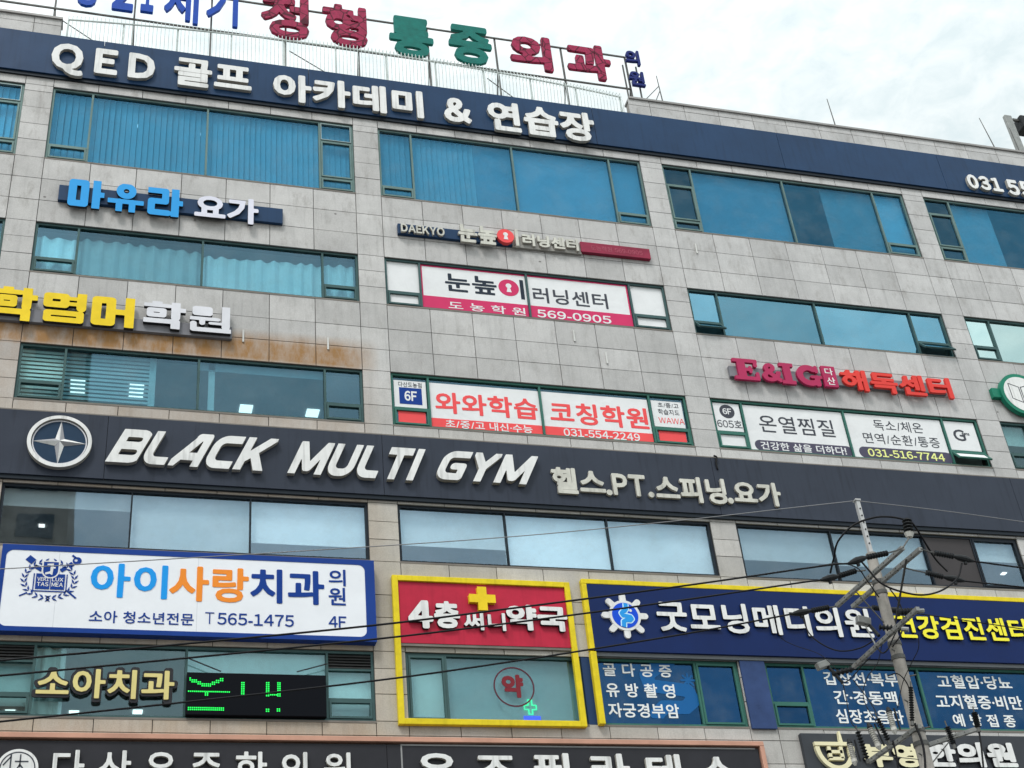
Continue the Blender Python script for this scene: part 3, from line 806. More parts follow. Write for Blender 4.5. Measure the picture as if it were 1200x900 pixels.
# ================================================================== signs
BLUE1 = mat('bright_blue_letter', (.03, .33, .75), .35, dirt=.06)
YEL = mat('yellow_letter', (.84, .60, .02), .4, dirt=.12, scale=3)
SILV = mat('silver_letter', (.66, .66, .70), .35, .1, dirt=.1)
MAG = mat('magenta_letter', (.42, .028, .10), .4, dirt=.12)
CORAL = mat('coral_letter', (.72, .055, .045), .4, dirt=.1)
PINK = mat('pink_film', (.60, .035, .13), .4, dirt=.06)
REDF = mat('red_film', (.82, .085, .09), .4, dirt=.06)
INK = mat('dark_ink', (.018, .028, .045), .5, dirt=0)
GREYINK = mat('grey_ink', (.055, .06, .075), .5, dirt=0)
PURP = mat('slate_purple_ink', (.075, .07, .11), .45, dirt=0)
LEMON = mat('lemon_print', (.80, .84, .30), .5, dirt=0)
ROYAL = mat('royal_blue', (.008, .045, .25), .35, dirt=.1)
DEEPB = mat('deep_blue_board', (.004, .018, .095), .35, dirt=.12, scale=.8)
YELF = mat('yellow_frame', (.76, .59, .02), .42, dirt=.16, scale=5, streak=.14)
RED = mat('crimson_board', (.50, .022, .055), .42, dirt=.16, scale=1.2, streak=.12)
wrinkled(RED, .2, .9); wrinkled(ROYAL, .15, .8)
ORNG = mat('orange_letter', (.85, .26, .03), .4, dirt=.05)
CYAN = mat('sky_blue_letter', (.01, .30, .78), .4, dirt=.05)
NAVYL = mat('navy_letter', (.003, .04, .25), .4, dirt=.05)
RETD = mat('dark_return', (.03, .03, .035), .5)

# ---- golf practice sign on the roof band
t = thing('channel_letter_sign', (6, -.1, 30), 'tall white block letters with an ampersand along the navy roof band', 'sign')
f0, f1 = -.20, -.102
for tx, b, g_, o_ in (('QED', (-2.18, 0.352, 29.33, 30.45), .27, .045), ('골프', (0.83, 2.804, 29.5, 30.51), 0, .036), ('아카데미', (3.36, 7.372, 29.41, 30.43), 0, .04), ('&', (7.94, 8.696, 29.44, 30.36), 0, .045), ('연습장', (9.17, 12.242, 29.33, 30.46), 0, .038)):
    word(t, tx, b, f0, f1, LETW, o_, side=RET, gap=g_ or .07)
t = thing('channel_letter_sign', (26, -.1, 30), 'white phone number digits at the right end of the navy roof band', 'sign')
word(t, '031', (24, 25.174, 29.47, 30.04), -.20, -.102, LETW, .045, side=RET, gap=.1)
word(t, '559', (25.37, 26.653, 29.41, 30.05), -.20, -.102, LETW, .045, side=RET, gap=.1)

# ---- yoga sign
t = thing('channel_letter_sign', (2, 0, 25.5), 'blue and white rounded letters on a navy bar under the leftmost top window', 'sign')
boxo('backing_bar', (-1.63, 3.624, 25.25, 25.73), -.10, -.004, NAVY, t, .01)
word(t, '마유라', (-1.41, 1.228, 25.03, 25.91), -.17, -.102, BLUE1, 0, side=RETD, table=BLOCK)
word(t, '요가', (1.5, 3.025, 25.05, 25.87), -.17, -.102, mat('lilac_letter', (.70, .70, .80), .4, dirt=.08), .04, side=RETD)

# ---- learning centre sign
t = thing('channel_letter_sign', (9.5, 0, 25.5), 'small weathered letters and a red disc on a thin bar ending in pink', 'sign')
boxo('backing_bar', (6.49, 9.462, 25.34, 25.67), -.10, -.004, NAVY, t, .008)
boxo('lower_bar', (9.47, 11.33, 25.31, 25.69), -.08, -.004, mat('weathered_bar', (.30, .29, .27), .6, dirt=.3), t, .008)
boxo('phone_bar', (11.31, 13.237, 25.37, 25.71), -.12, -.004, mat('faded_red_bar', (.27, .028, .062), .5, dirt=.3), t, .008)
word(t, 'DAEKYO', (6.56, 7.674, 25.35, 25.62), -.17, -.102, LETC, .03, side=RET)
word(t, '눈높', (8.03, 9.046, 25.22, 25.82), -.18, -.102, LETC, .04, side=RET)
b = (9.54, 9.615, 25.28, 25.83)
MB().box(b[0], b[1], -.18, -.102, b[2], b[3]).build('letter', LETC, t)
c = (9.27, 25.55)
MB().prism([ellipse(c[0], c[1], .225, .225)], -.20, -.082, REDF).build('disc', REDF, t)
MB().prism([ellipse(c[0], c[1] + .05, .065, .065, 20)], -.206, -.201).prism([[(c[0] - .03, c[1] + .01), (c[0] - .06, c[1] - .12), (c[0] + .06, c[1] - .12), (c[0] + .03, c[1] + .01)]], -.2062, -.2012).build('keyhole', LETW, t)
word(t, '러닝센터', (9.73, 11.245, 25.35, 25.75), -.15, -.082, LETC, .04, side=RET)
word(t, '도농학원 569-0905', (11.58, 13.02, 25.45, 25.62), -.124, -.121, mat('faded_pink_print', (.36, .07, .11), .5, dirt=0), .02, split=False)

# ---- English academy sign
t = thing('channel_letter_sign', (1, 0, 22.2), 'chunky yellow letters followed by silver ones on a grey bar above a rust-stained wall', 'sign')
boxo('backing_bar', (-3.6, 2.469, 21.61, 21.95), -.10, -.004, mat('grey_bar', (.20, .20, .22), .5, dirt=.2), t, .008)
word(t, '학', (-2.71, -1.79, 21.54, 22.46), -.20, -.102, YEL, 0, side=RETD, table=BLOCK)
word(t, '영어', (-1.67, 0.29, 21.59, 22.43), -.20, -.102, YEL, 0, side=RETD, table=BLOCK)
word(t, '학원', (0.49, 2.434, 21.67, 22.42), -.20, -.102, SILV, 0, side=RETD, table=BLOCK)

# ---- the gym band
t = thing('fascia_sign', (6, 0, 18.5), 'long charcoal fascia with slanted white capitals and a round star emblem', 'sign')
seam = [-9.6, (-0.08, 18.36)[0], (5.83, 18.48)[0], (13.8, 18.35)[0], (22.02, 18.29)[0], 30.65]
for i in range(len(seam) - 1):
    MB().box(seam[i] + .004, seam[i + 1] - .004, -.10, -.002, 17.71, 19.28).build('panel', CHAR, t, bevel=.006)
MB().box(-9.6, 30.6, -.07, -.003, 17.62, 17.705).build('flashing', FRAMEB, t)
MB().box(-9.6, 30.6, -.085, -.003, 19.285, 19.315).build('flashing', SILL, t)
for tx, b in (('BLACK', (-0.08, 3.522, 18.06, 18.9)), ('MULTI', (3.7, 6.789, 18.05, 18.89)), ('GYM', (7.02, 9.421, 18.13, 18.9))):
    word(t, tx, b, -.22, -.102, LETW, 0, shear=.50, side=RET, table=GYM)
for tx, b in (('헬스', (9.71, 10.985, 17.99, 18.68)), ('.', (10.99, 11.137, 18.01, 18.16)), ('PT', (11.17, 11.987, 18.03, 18.61)), ('.', (12.02, 12.163, 18.02, 18.17)), ('스피닝', (12.22, 13.998, 17.95, 18.65)), ('.', (14, 14.148, 17.98, 18.14)), ('요가', (14.19, 15.408, 17.98, 18.63))):
    word(t, tx, b, -.17, -.102, LETC, .035, side=RET)
c = (-1.02, 18.49)
rx, rz = ((-0.37, 18.46)[0] - (-1.66, 18.51)[0]) / 2, ((-1.07, 19.12)[1] - (-0.97, 17.85)[1]) / 2
MB().prism([ellipse(*c, rx, rz, 64), ellipse(*c, rx * .88, rz * .88, 64)[::-1]], -.22, -.102, LETW, RET).build('emblem_ring', LETW, t)
MB().prism([ellipse(*c, rx * .868, rz * .868, 64)], -.16, -.102, mat('emblem_navy', (.02, .045, .085), .3)).build('emblem_disc', None, t)
MB().prism([ellipse(*c, rx * .85, rz * .85, 64), ellipse(*c, rx * .81, rz * .81, 64)[::-1]], -.175, -.161, SILV).build('emblem_ring', SILV, t)
st = MB(); ap = (c[0], -.235, c[1])
for k in range(4):
    a = R(90 * k); b_ = R(90 * k + 45); d_ = R(90 * k - 45)
    tip = (c[0] + rx * .84 * math.cos(a), -.163, c[1] + rz * .84 * math.sin(a))
    p = (c[0] + rx * .2 * math.cos(b_), -.163, c[1] + rz * .2 * math.sin(b_)); q = (c[0] + rx * .2 * math.cos(d_), -.163, c[1] + rz * .2 * math.sin(d_))
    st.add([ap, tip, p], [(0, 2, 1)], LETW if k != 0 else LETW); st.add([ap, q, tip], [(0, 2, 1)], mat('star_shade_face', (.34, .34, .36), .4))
st.build('emblem_star', None, t)

# ---- dental clinic light box
t = thing('light_box_sign', (2, 0, 15.4), 'wide white light box with blue border, laurel crest and blue and orange lettering', 'sign')
O = .30
b = (-1.88, 5.512, 14.17, 16.03)
MB().prism([rect(*b)], -.18, -.004, ROYAL).build('case', ROYAL, t, bevel=.012)
iw = (-1.79, 5.309, 14.27, 15.91)
fr = MB(); fr.prism([rect(*b), roundrect(*iw, .14)[::-1]], -.20, -.182, ROYAL); fr.build('border', ROYAL, t)
MB().prism([roundrect(iw[0] - .004, iw[1] + .004, iw[2] - .004, iw[3] + .004, .14)], -.192, -.1815, mat('lightbox_face', (.80, .82, .86), .3, dirt=.05)).build('face', None, t)
for tx, b, m_ in (('아이', (-0.17, 1.313, 14.95, 15.7), CYAN), ('사랑', (1.35, 2.916, 14.93, 15.71), ORNG), ('치과', (2.95, 4.454, 14.95, 15.72), NAVYL)):
    word(t, tx, b, -.202, -.193, m_, .028)
word(t, '의', (4.55, 4.903, 15.4, 15.78), -.202, -.193, NAVYL, .015)
word(t, '원', (4.54, 4.892, 14.96, 15.36), -.202, -.193, NAVYL, .015)
word(t, '소아 청소년전문', (-0.14, 1.85, 14.4, 14.66), -.201, -.193, NAVYL, .012, split=False)
word(t, 'T', (2.07, 2.247, 14.45, 14.7), -.201, -.193, NAVYL, -.008, split=False)
word(t, '565-1475', (2.31, 3.828, 14.44, 14.7), -.201, -.193, NAVYL, .012, split=False)
word(t, '4F', (4.53, 4.894, 14.46, 14.71), -.201, -.193, NAVYL, .012, split=False)
# crest
cx, cz = (-0.94, 15.29)
u = ((-0.39, 15.26)[0] - (-1.47, 15.32)[0]) / 2
cr = MB()
def leaf(mb, x, z, ang, ln, wd):
    p = [(x + (math.cos(ang) * a - math.sin(ang) * b_), z + (math.sin(ang) * a + math.cos(ang) * b_)) for a, b_ in ((0, 0), (ln * .45, wd), (ln, 0), (ln * .45, -wd))]
    mb.prism([p], -.202, -.193)
for sgn in (-1, 1):
    for k in range(13):
        a = R(-95 + k * 14.2)
        px, pz = cx + sgn * u * .87 * math.cos(a), cz - .02 * u + u * .74 * math.sin(a)
        tang = math.atan2(math.cos(a) * .74, -math.sin(a) * .87)
        for s2 in (-.62, .62):
            an = tang + s2
            leaf(cr, px, pz, an if sgn > 0 else math.pi - an, u * .21, u * .036)
cr.build('laurel_wreath', NAVYL, t)
bk = MB(); bx0, bx1, bz0, bz1 = cx - .47 * u, cx + .53 * u, cz - .40 * u, cz + .22 * u
bk.prism([rect(bx0, cx + .02 * u, bz0, bz1)], -.202, -.193); bk.prism([rect(cx + .05 * u, bx1, bz0, bz1)], -.202, -.193)
bk.prism([rect(bx0 - .08 * u, bx1 + .08 * u, bz0 - .1 * u, bz0 - .06 * u)], -.202, -.193)
bk.prism([rect(bx0 - .09 * u, bx0 - .05 * u, bz0 - .06 * u, bz1)], -.202, -.193); bk.prism([rect(bx1 + .05 * u, bx1 + .09 * u, bz0 - .06 * u, bz1)], -.202, -.193)
bk.build('book', NAVYL, t)
for tx, q in (('VERI', (bx0 + .05 * u, cx - .02 * u, cz - .08 * u, cz + .07 * u)), ('TAS', (bx0 + .05 * u, cx - .02 * u, cz - .29 * u, cz - .13 * u)), ('LUX', (cx + .09 * u, bx1 - .05 * u, cz - .08 * u, cz + .07 * u)), ('MEA', (cx + .09 * u, bx1 - .05 * u, cz - .29 * u, cz - .13 * u))):
    word(t, tx, q, -.205, -.2025, LETW, .02, split=False)
def shield(k, dz=0): return [(cx - .25 * u * k, cz + .70 * u * (1 if k < 1.05 else 1.06)), (cx + .27 * u * k, cz + .70 * u * (1 if k < 1.05 else 1.06))] + [(cx + .01 * u + .26 * u * k * math.cos(R(a)), cz + .34 * u + .26 * u * k * math.sin(R(a))) for a in range(0, -181, -20)]
MB().prism([shield(1.2)[::-1]], -.2035, -.2028).build('shield_edge', LETW, t)
MB().prism([shield(1.0)[::-1]], -.2052, -.2036).build('shield', NAVYL, t)
MB().prism([[(cx - .12 * u, cz + .62 * u), (cx + .10 * u, cz + .64 * u), (cx + .10 * u, cz + .50 * u), (cx + .17 * u, cz + .50 * u), (cx + .17 * u, cz + .44 * u), (cx + .1 * u, cz + .44 * u), (cx + .08 * u, cz + .17 * u), (cx - .02 * u, cz + .22 * u), (cx - .17 * u, cz + .18 * u), (cx - .17 * u, cz + .26 * u), (cx, cz + .32 * u), (cx, cz + .57 * u), (cx - .12 * u, cz + .56 * u)][::-1]], -.2065, -.2053).build('shield_mark', LETW, t)
def diag(nm, x0, z0, x1, z1, w):
    d = Vector((x1 - x0, z1 - z0)).normalized(); n_ = Vector((-d.y, d.x)) * w / 2
    MB().prism([[(x0 + n_.x, z0 + n_.y), (x0 - n_.x, z0 - n_.y), (x1 - n_.x, z1 - n_.y), (x1 + n_.x, z1 + n_.y)]], -.202, -.193).build(nm, NAVYL, t)
diag('torch', cx + .36 * u, cz + .36 * u, cx + .54 * u, cz + .50 * u, .15 * u); diag('torch', cx + .62 * u, cz + .56 * u, cx + .76 * u, cz + .68 * u, .18 * u)
fl = MB()
fl.prism([ellipse(cx + .90 * u, cz + .80 * u, .16 * u, .15 * u, 20), ellipse(cx + .86 * u, cz + .82 * u, .06 * u, .06 * u, 12)[::-1]], -.202, -.193); fl.build('flame', NAVYL, t)
diag('flame', cx + .84 * u, cz + .92 * u, cx + .72 * u, cz + 1.02 * u, .07 * u)
diag('pen', cx - .30 * u, cz + .36 * u, cx - .55 * u, cz + .52 * u, .14 * u); diag('pen', cx - .60 * u, cz + .68 * u, cx - .82 * u, cz + .86 * u, .24 * u)
diag('torch', cx - .72 * u, cz - .56 * u, cx - .98 * u, cz - .70 * u, .05 * u); diag('pen', cx + .62 * u, cz - .42 * u, cx + .97 * u, cz - .72 * u, .06 * u)
SEAM = mat('face_seam', (.62, .64, .68), .4, dirt=0)
for xx in ((1.9, 15.02)[0], (-0.8, 15.09)[0]): MB().box(xx, xx + .012, -.1925, -.1921, iw[2], iw[3]).build('seam', SEAM, t)

# ---- pharmacy sign with its yellow frame
t = thing('framed_sign', (7.8, 0, 15), 'crimson shop sign with a yellow cross inside a tall yellow frame round the window below', 'sign')
ob = (5.9, 9.932, 12.46, 15.76)
X0, X1, Z0, Z1 = ob
X1 = (9.83, 12.49)[0]
fw_ = .125
fr = MB(); fr.box(X0, X0 + fw_, -.12, -.004, Z0, Z1); fr.box(X1 - fw_, X1, -.12, -.004, Z0, Z1); fr.box(X0 + fw_, X1 - fw_, -.12, -.004, Z0, Z0 + fw_); fr.box(X0 + fw_, X1 - fw_, -.12, -.004, Z1 - fw_, Z1)
fr.build('frame', YELF, t, bevel=.01)
zb_ = (6.08, 14.23)[1]
boxo('board', (X0 + fw_ + .004, X1 - fw_ - .004, zb_, Z1 - fw_ - .004), -.07, -.004, RED, t)
boxo('trim_strip', (X0 + fw_ + .004, X1 - fw_ - .004, zb_ - .06, zb_ - .003), -.06, -.004, SILL, t)
for tx, b, o_ in (('4', (6.2, 6.73, 14.53, 15.17), .05), ('층', (6.75, 7.307, 14.55, 15.17), .045), ('써니', (7.38, 8.287, 14.53, 14.94), .03), ('약국', (8.32, 9.671, 14.56, 15.16), .045)):
    word(t, tx, b, -.15, -.072, LETW, o_, side=RETD)
c = (7.82, 15.26)
k_ = .095; l_ = .275
MB().prism([[(c[0] + a * 1.05, c[1] + b_) for a, b_ in ((-k_, -l_), (k_, -l_), (k_, -k_), (l_, -k_), (l_, k_), (k_, k_), (k_, l_), (-k_, l_), (-k_, k_), (-l_, k_), (-l_, -k_), (-k_, -k_))]], -.17, -.072, YEL).build('cross', YEL, t, bevel=.025)

# ---- clinic board in deep blue
t = thing('fascia_sign', (17, 0, 15), 'deep blue clinic board edged in yellow with a white ship-wheel emblem, white then yellow letters', 'sign')
tp = (10.21, 15.73); bt = (10.16, 14.15)
boxo('board', (tp[0], 30.4, bt[1], tp[1]), -.14, -.004, DEEPB, t)
e = .115
fr = MB(); fr.box(tp[0] - e, 30.4, -.15, -.004, tp[1] + .003, tp[1] + e); fr.box(tp[0] - e, tp[0] - .003, -.15, -.004, bt[1] + .02, tp[1]); fr.build('edge_trim', YELF, t, bevel=.01)
boxo('lower_edge_trim', (tp[0] - e, tp[0] + .02, 12.52, bt[1] - .012), -.14, -.004, YELF, t, .01)
boxo('bottom_flashing', (tp[0] + .03, 30.4, bt[1] - .09, bt[1] - .003), -.08, -.004, mat('grey_flashing', (.16, .17, .18), .5, .2), t)
word(t, '굿모닝메디의원', (11.72, 16.932, 14.63, 15.36), -.20, -.142, LETW, .028, side=RETD)
word(t, '건강검진센터', (17.53, 21.018, 14.66, 15.26), -.20, -.142, mat('lemon_letter', (.88, .80, .05), .4, dirt=.05), .028, side=RETD)
c = (10.98, 14.97); r_ = (11.34, 14.97)[0] - c[0]
wh = MB().prism([ellipse(*c, r_, r_, 48)], -.20, -.142)
for k in range(8):
    a = R(90 + 45 * k); dx, dz = math.cos(a), math.sin(a); px, pz = -dz * .07, dx * .07
    q0, q1 = r_ * .97, r_ * 1.30
    lp = [(c[0] + dx * q0 + px, c[1] + dz * q0 + pz), (c[0] + dx * q0 - px, c[1] + dz * q0 - pz), (c[0] + dx * q1 - px, c[1] + dz * q1 - pz)] + [(c[0] + dx * q1 + .07 * math.cos(a + R(w_)), c[1] + dz * q1 + .07 * math.sin(a + R(w_))) for w_ in (-60, -20, 20, 60)] + [(c[0] + dx * q1 + px, c[1] + dz * q1 + pz)]
    wh.prism([lp[::-1]], -.195, -.142)
wh.build('emblem_wheel', LETW, t)
MB().prism([ellipse(*c, r_ * .83, r_ * .83, 48)], -.206, -.2005).build('emblem_disc', mat('vivid_blue', (.004, .07, .62), .35, dirt=0), t)
def ribbon(pts, hw):
    gx = np.arange(-1, 1, .03); gz = np.arange(-1, 1, .03); X, Z = np.meshgrid(gx, gz)
    F = seg_dist(X, Z, [(*pts[i], *pts[i + 1]) for i in range(len(pts) - 1)]) - hw
    F = np.maximum(F, np.hypot(X, Z) - .8)
    return [[(c[0] + a * r_, c[1] + b_ * r_) for a, b_ in l] for l in field_to_loops(F, gx, gz)]
gut = [(.12, .9), (.10, .42), (.0, .28), (-.12, .24), (-.22, .12), (-.15, -.02), (.1, -.06), (.32, -.10), (.38, -.22), (.28, -.33), (0, -.33), (-.15, -.42), (-.2, -.9)]
MB().prism(ribbon(gut, .20), -.210, -.2065).build('emblem_ribbon_edge', mat('pale_blue_print', (.55, .8, .95), .4, dirt=0), t)
MB().prism(ribbon(gut, .13), -.214, -.2105).build('emblem_ribbon', mat('mid_blue_print', (.02, .30, .75), .4, dirt=0), t)
MB().prism([ellipse(c[0] + .38 * r_, c[1] + .32 * r_, .09 * r_, .09 * r_, 16)], -.2105, -.2065).build('emblem_dot', LETW, t)

# ---- herbal clinic board, lower right
t = thing('sign_board', (19, 0, 11.5), 'slate grey board with cream round emblem and thick cream letters behind the pole', 'sign')
b = (14.6, 22.177, 11.53, 12.39)
bx = (b[0], 30.4, 10.6, b[3])
boxo('board', bx, -.12, -.004, SLATE, t, .01)
CRM = mat('cream_print', (.78, .72, .48), .4, dirt=.1)
for tx, q, m_ in (('부영', (15.94, 17.272, 11.62, 12.15), CRM), ('한의원', (17.43, 19.676, 11.63, 12.2), LETW)):
    word(t, tx, q, -.20, -.122, m_, .05, side=RETD)
c = (15.3, 11.97)
em = MB()
em.prism([[(c[0] - .46, c[1] + .20), (c[0] - .46, c[1] + .12), (c[0] + .42, c[1] + .12), (c[0] + .42, c[1] + .20)]], -.2, -.122)
em.prism([ellipse(c[0], c[1] + .1, .46, .52, 24, 180, 360) + ellipse(c[0], c[1] + .1, .36, .42, 24, 180, 360)[::-1]], -.199, -.122)
for q in ((-.18, -.10, -.16, .1), (-.18, .16, -.05, .02), (.1, .18, -.16, .1), (-.18, .16, -.2, -.13), (.3, .38, -.1, .1)): em.box(c[0] + q[0], c[0] + q[1], -.198, -.122, c[1] + q[2], c[1] + q[3])
em.prism([[(c[0] + .14, c[1] + .2), (c[0] + .22, c[1] + .2), (c[0] + .2, c[1] + .44), (c[0] + .16, c[1] + .44)]], -.2, -.122)
em.build('emblem', CRM, t)

# ---- two dark boards in the copper frame along the bottom
xr = (13.68, 11.98)[0]; zt = (-1.53, 12.18)[1]
t = thing('sign_board', (2, 0, 11.5), 'black board with white brush letters and a round white seal in the lower left corner', 'sign')
x1_ = (5.63, 11.91)[0]
boxo('board', (-9.6, x1_, 10.5, zt - .14), -.10, -.004, BOARD, t)
word(t, '다 산 우 준 한 의 원', (-0.56, 4.917, 11.16, 11.84), -.18, -.102, LETW, .016, side=RET)
c = (-1.16, 11.49); r_ = (-0.8, 11.49)[0] - c[0]
MB().prism([ellipse(*c, r_, r_, 48)], -.17, -.102, LETW, RET).build('seal', LETW, t)
q = MB().prism([ellipse(*c, r_ * .86, r_ * .86, 48), ellipse(*c, r_ * .80, r_ * .80, 48)[::-1]], -.174, -.171)
for s_ in ([(-.35, .75), (-.35, -.3)], [(-.7, .15), (-.35, .6)], [(.1, .72), (.1, .05)], [(-.15, .35), (.5, .35)], [(.1, .2), (.55, -.4)], [(.1, .2), (-.2, -.4)]):
    (a0, b0), (a1, b1) = s_
    d = Vector((a1 - a0, b1 - b0)).normalized(); n_ = Vector((-d.y, d.x)) * .035
    q.prism([[(c[0] + r_ * (x), c[1] + r_ * (z)) for x, z in ((a0 + n_.x, b0 + n_.y), (a0 - n_.x, b0 - n_.y), (a1 - n_.x, b1 - n_.y), (a1 + n_.x, b1 + n_.y))]], -.1745, -.1712)
q.build('seal_lines', GREYINK, t)
t = thing('sign_board', (10, 0, 11.5), 'black board with white angular letters inside a thin grey outline, bottom centre', 'sign')
boxo('board', (x1_ + .01, xr - .13, 10.5, zt - .14), -.098, -.004, BOARD, t)
o_ = (5.91, 13.62, 11.57, 12.05)
ln = MB(); ln.box(o_[0], xr - .2, -.102, -.0985, o_[3] - .03, o_[3]); ln.box(o_[0], o_[0] + .03, -.102, -.0985, 10.6, o_[3] - .03)
ln.build('outline', mat('grey_line', (.3, .3, .3), .5), t)
word(t, '우 즈 필 라 테 스', (6.19, 12.948, 11.18, 11.87), -.18, -.102, LETW, .026, side=RET)
t = thing('copper_surround', (6, 0, 12), 'slim copper coloured surround running over the two black boards at the bottom', 'trim')
MB().box(-9.6, xr, -.16, -.004, zt - .10, zt).build('rail', COPPER, t, bevel=.008); MB().box(xr - .10, xr, -.16, -.004, 10.5, zt - .102).build('rail', COPPER, t, bevel=.008)

# ---- detox centre sign
t = thing('channel_letter_sign', (18.5, 0, 22.3), 'magenta slab-serif letters with an ampersand, then coral letters, on a grey bar', 'sign')
boxo('backing_bar', (14.81, 20.972, 21.77, 22.09), -.10, -.004, mat('grey_bar', (.2, .2, .22)), t, .008)
word(t, 'E', (14.9, 15.582, 21.64, 22.29), -.18, -.102, MAG, 0, side=MAG, table=SLAB)
word(t, '&', (15.67, 16.214, 21.65, 22.22), -.18, -.102, MAG, .05)
word(t, 'IG', (16.19, 17.354, 21.62, 22.27), -.18, -.102, MAG, 0, table=SLAB)
bb = (17.37, 17.757, 21.62, 22.28)
boxo('plate', bb, -.20, -.102, MAG, t, .012)
hz = (bb[3] - bb[2]) / 2; px = (bb[1] - bb[0]) * .2
word(t, '다', (bb[0] + px, bb[1] - px, bb[2] + hz * 1.12, bb[3] - hz * .22), -.206, -.2005, LETW, .01, split=False)
word(t, '산', (bb[0] + px, bb[1] - px, bb[2] + hz * .2, bb[2] + hz * .9), -.206, -.2005, LETW, .01, split=False)
word(t, '해독센터', (17.9, 21.115, 21.59, 22.25), -.18, -.102, CORAL, .034)

# ---- green round sign
t = thing('round_sign', (28, 0, 21.7), 'round white sign with thick green rim and open door outline, at the right edge', 'sign')
c = (23.25, 21.92); r_ = .66
GRN = mat('green_rim', (.015, .19, .12), .35, dirt=.1)
MB().prism([ellipse(*c, r_, r_, 56)], -.20, -.06, GRN).build('rim', GRN, t, bevel=.02)
MB().prism([ellipse(*c, r_ * .84, r_ * .84, 56)], -.206, -.2005).build('face', LETW, t)
bq = (22.37, 22.702, 21.79, 22.1)
boxo('bracket', (bq[0], bq[1] + .3, bq[2], bq[3]), -.14, -.004, GRN, t, .02)
dl = MB()
def lines(mb, pts, w_, y0, y1):
    for (a0, b0), (a1, b1) in zip(pts[:-1], pts[1:]):
        d = Vector((a1 - a0, b1 - b0)).normalized(); n_ = Vector((-d.y, d.x)) * w_ / 2
        mb.prism([[(a0 + n_.x, b0 + n_.y), (a0 - n_.x, b0 - n_.y), (a1 - n_.x, b1 - n_.y), (a1 + n_.x, b1 + n_.y)]], y0, y1)
for q in ([(-.55, .48), (-.55, -.25), (-.1, -.42), (-.1, .33), (-.55, .48)], [(-.02, .33), (-.02, -.42), (.45, -.25), (.45, .48), (-.02, .33)]):
    lines(dl, [(c[0] + a * r_, c[1] + b_ * r_) for a, b_ in q], .022, -.210, -.2065)
dl.build('door_outline', GREYINK, t)

# ---- films stuck on the panes
FY0, FY1 = .088, .0985
def film(box, label, m=WHITE, cat='window film', name='window_film', origin=None):
    t = thing(name, ((box[0] + box[1]) / 2, FY1, box[2]), label, cat)
    boxo('sheet', box, FY0, FY1, m, t)
    return t
z0, z1 = FL[6]; zs_ = z0 + .06; zt_ = z1 - .06
ylo = .0855
def stripe(t, x0, x1, z0, z1, m, name='stripe', y=.0855): MB().box(x0, x1, y, FY0 - .0003, z0, z1).build(name, m, t)
pk = (7.09, 23.58)[1]
t = film((7.04, 9.74, zs_, zt_), 'white and pink window film with navy characters and a red keyhole disc'); t['group'] = 'films on the sixth floor windows'
stripe(t, 7.04, 9.74, zs_, pk, PINK); stripe(t, 7.04, 9.74, zt_ - .045, zt_, PINK); stripe(t, 7.04, 7.08, pk + .002, zt_ - .047, PINK)
word(t, '눈높', (7.65, 8.976, 23.79, 24.36), .082, .0875, INK, .022, split=False)
word(t, '이', (*(9.58, 9.689, 23.76, 24.4)[:1], *(9.58, 9.689, 23.76, 24.4)[1:2], *(9.58, 9.689, 23.76, 24.4)[2:]), .082, .0875, INK, .03, split=False) if False else None
b = (9.59, 9.687, 23.75, 24.37)
MB().box(b[0], b[1], .082, .0875, b[2], b[3]).build('lettering', INK, t)
c = (9.29, 24.08); r_ = .265
MB().prism([ellipse(*c, r_, r_, 40)], .083, .0876).build('disc', PINK, t)
MB().prism([ellipse(c[0], c[1] + .06, .075, .075, 20)], .080, .0828).prism([[(c[0] - .03, c[1] + .01), (c[0] - .065, c[1] - .14), (c[0] + .065, c[1] - .14), (c[0] + .03, c[1] + .01)]], .0801, .0829).build('keyhole', WHITE, t)
word(t, '도 농 학 원', (7.69, 9.658, 23.19, 23.47), .081, .085, WHITE, .012, name='lettering', zmin=23.225)
t = film((9.80, 12.50, zs_, zt_), 'white and pink window film whose pink stripe carries a large phone number'); t['group'] = 'films on the sixth floor windows'
stripe(t, 9.80, 12.50, zs_, pk, PINK); stripe(t, 9.80, 12.50, zt_ - .045, zt_, PINK); stripe(t, 12.46, 12.50, pk + .002, zt_ - .047, PINK)
word(t, '러닝센터', (9.91, 11.898, 23.7, 24.19), .082, .0875, GREYINK, .014, split=False)
word(t, '569-0905', (9.96, 11.915, 23.16, 23.47), .081, .085, WHITE, .022, split=False, zmin=23.225)

z0, z1 = FL[5]; zs_ = z0 + .06; zt_ = z1 - .06
zr = (7.09, 19.97)[1]; ztt = (7.11, 20.96)[1]
GF = 'films on the middle fifth floor windows'
t = film((7.05, 9.72, zs_, ztt), 'white film with four big red characters over a red strip of white writing'); t['group'] = GF
stripe(t, 7.05, 9.72, zs_, zr, REDF)
word(t, '와와학습', (7.17, 9.66, 20.12, 20.72), .082, .0875, REDF, .025, split=False)
word(t, '초/중/고 내신·수능', (7.38, 9.472, 19.72, 19.95), .081, .085, WHITE, .015, split=False, zmin=19.725)
t = film((9.78, 12.50, zs_, ztt), 'white film with four big red characters over a red strip with a phone number'); t['group'] = GF
stripe(t, 9.78, 12.50, zs_, zr, REDF)
word(t, '코칭학원', (9.96, 12.451, 20.08, 20.7), .082, .0875, REDF, .025, split=False)
word(t, '031-554-2249', (10.24, 12.157, 19.72, 19.94), .081, .085, WHITE, .018, split=False, zmin=19.725)
t = film((6.21, 6.97, 20.20, ztt), 'small white film with a navy square reading 6F'); t['group'] = GF
word(t, '다산도농점', (6.32, 6.873, 20.78, 20.92), .082, .0875, GREYINK, .0, split=False)
b = (6.33, 6.865, 20.3, 20.76)
MB().box(b[0], b[1], .083, .0876, b[2], b[3]).build('number_square', NAVYL, t)
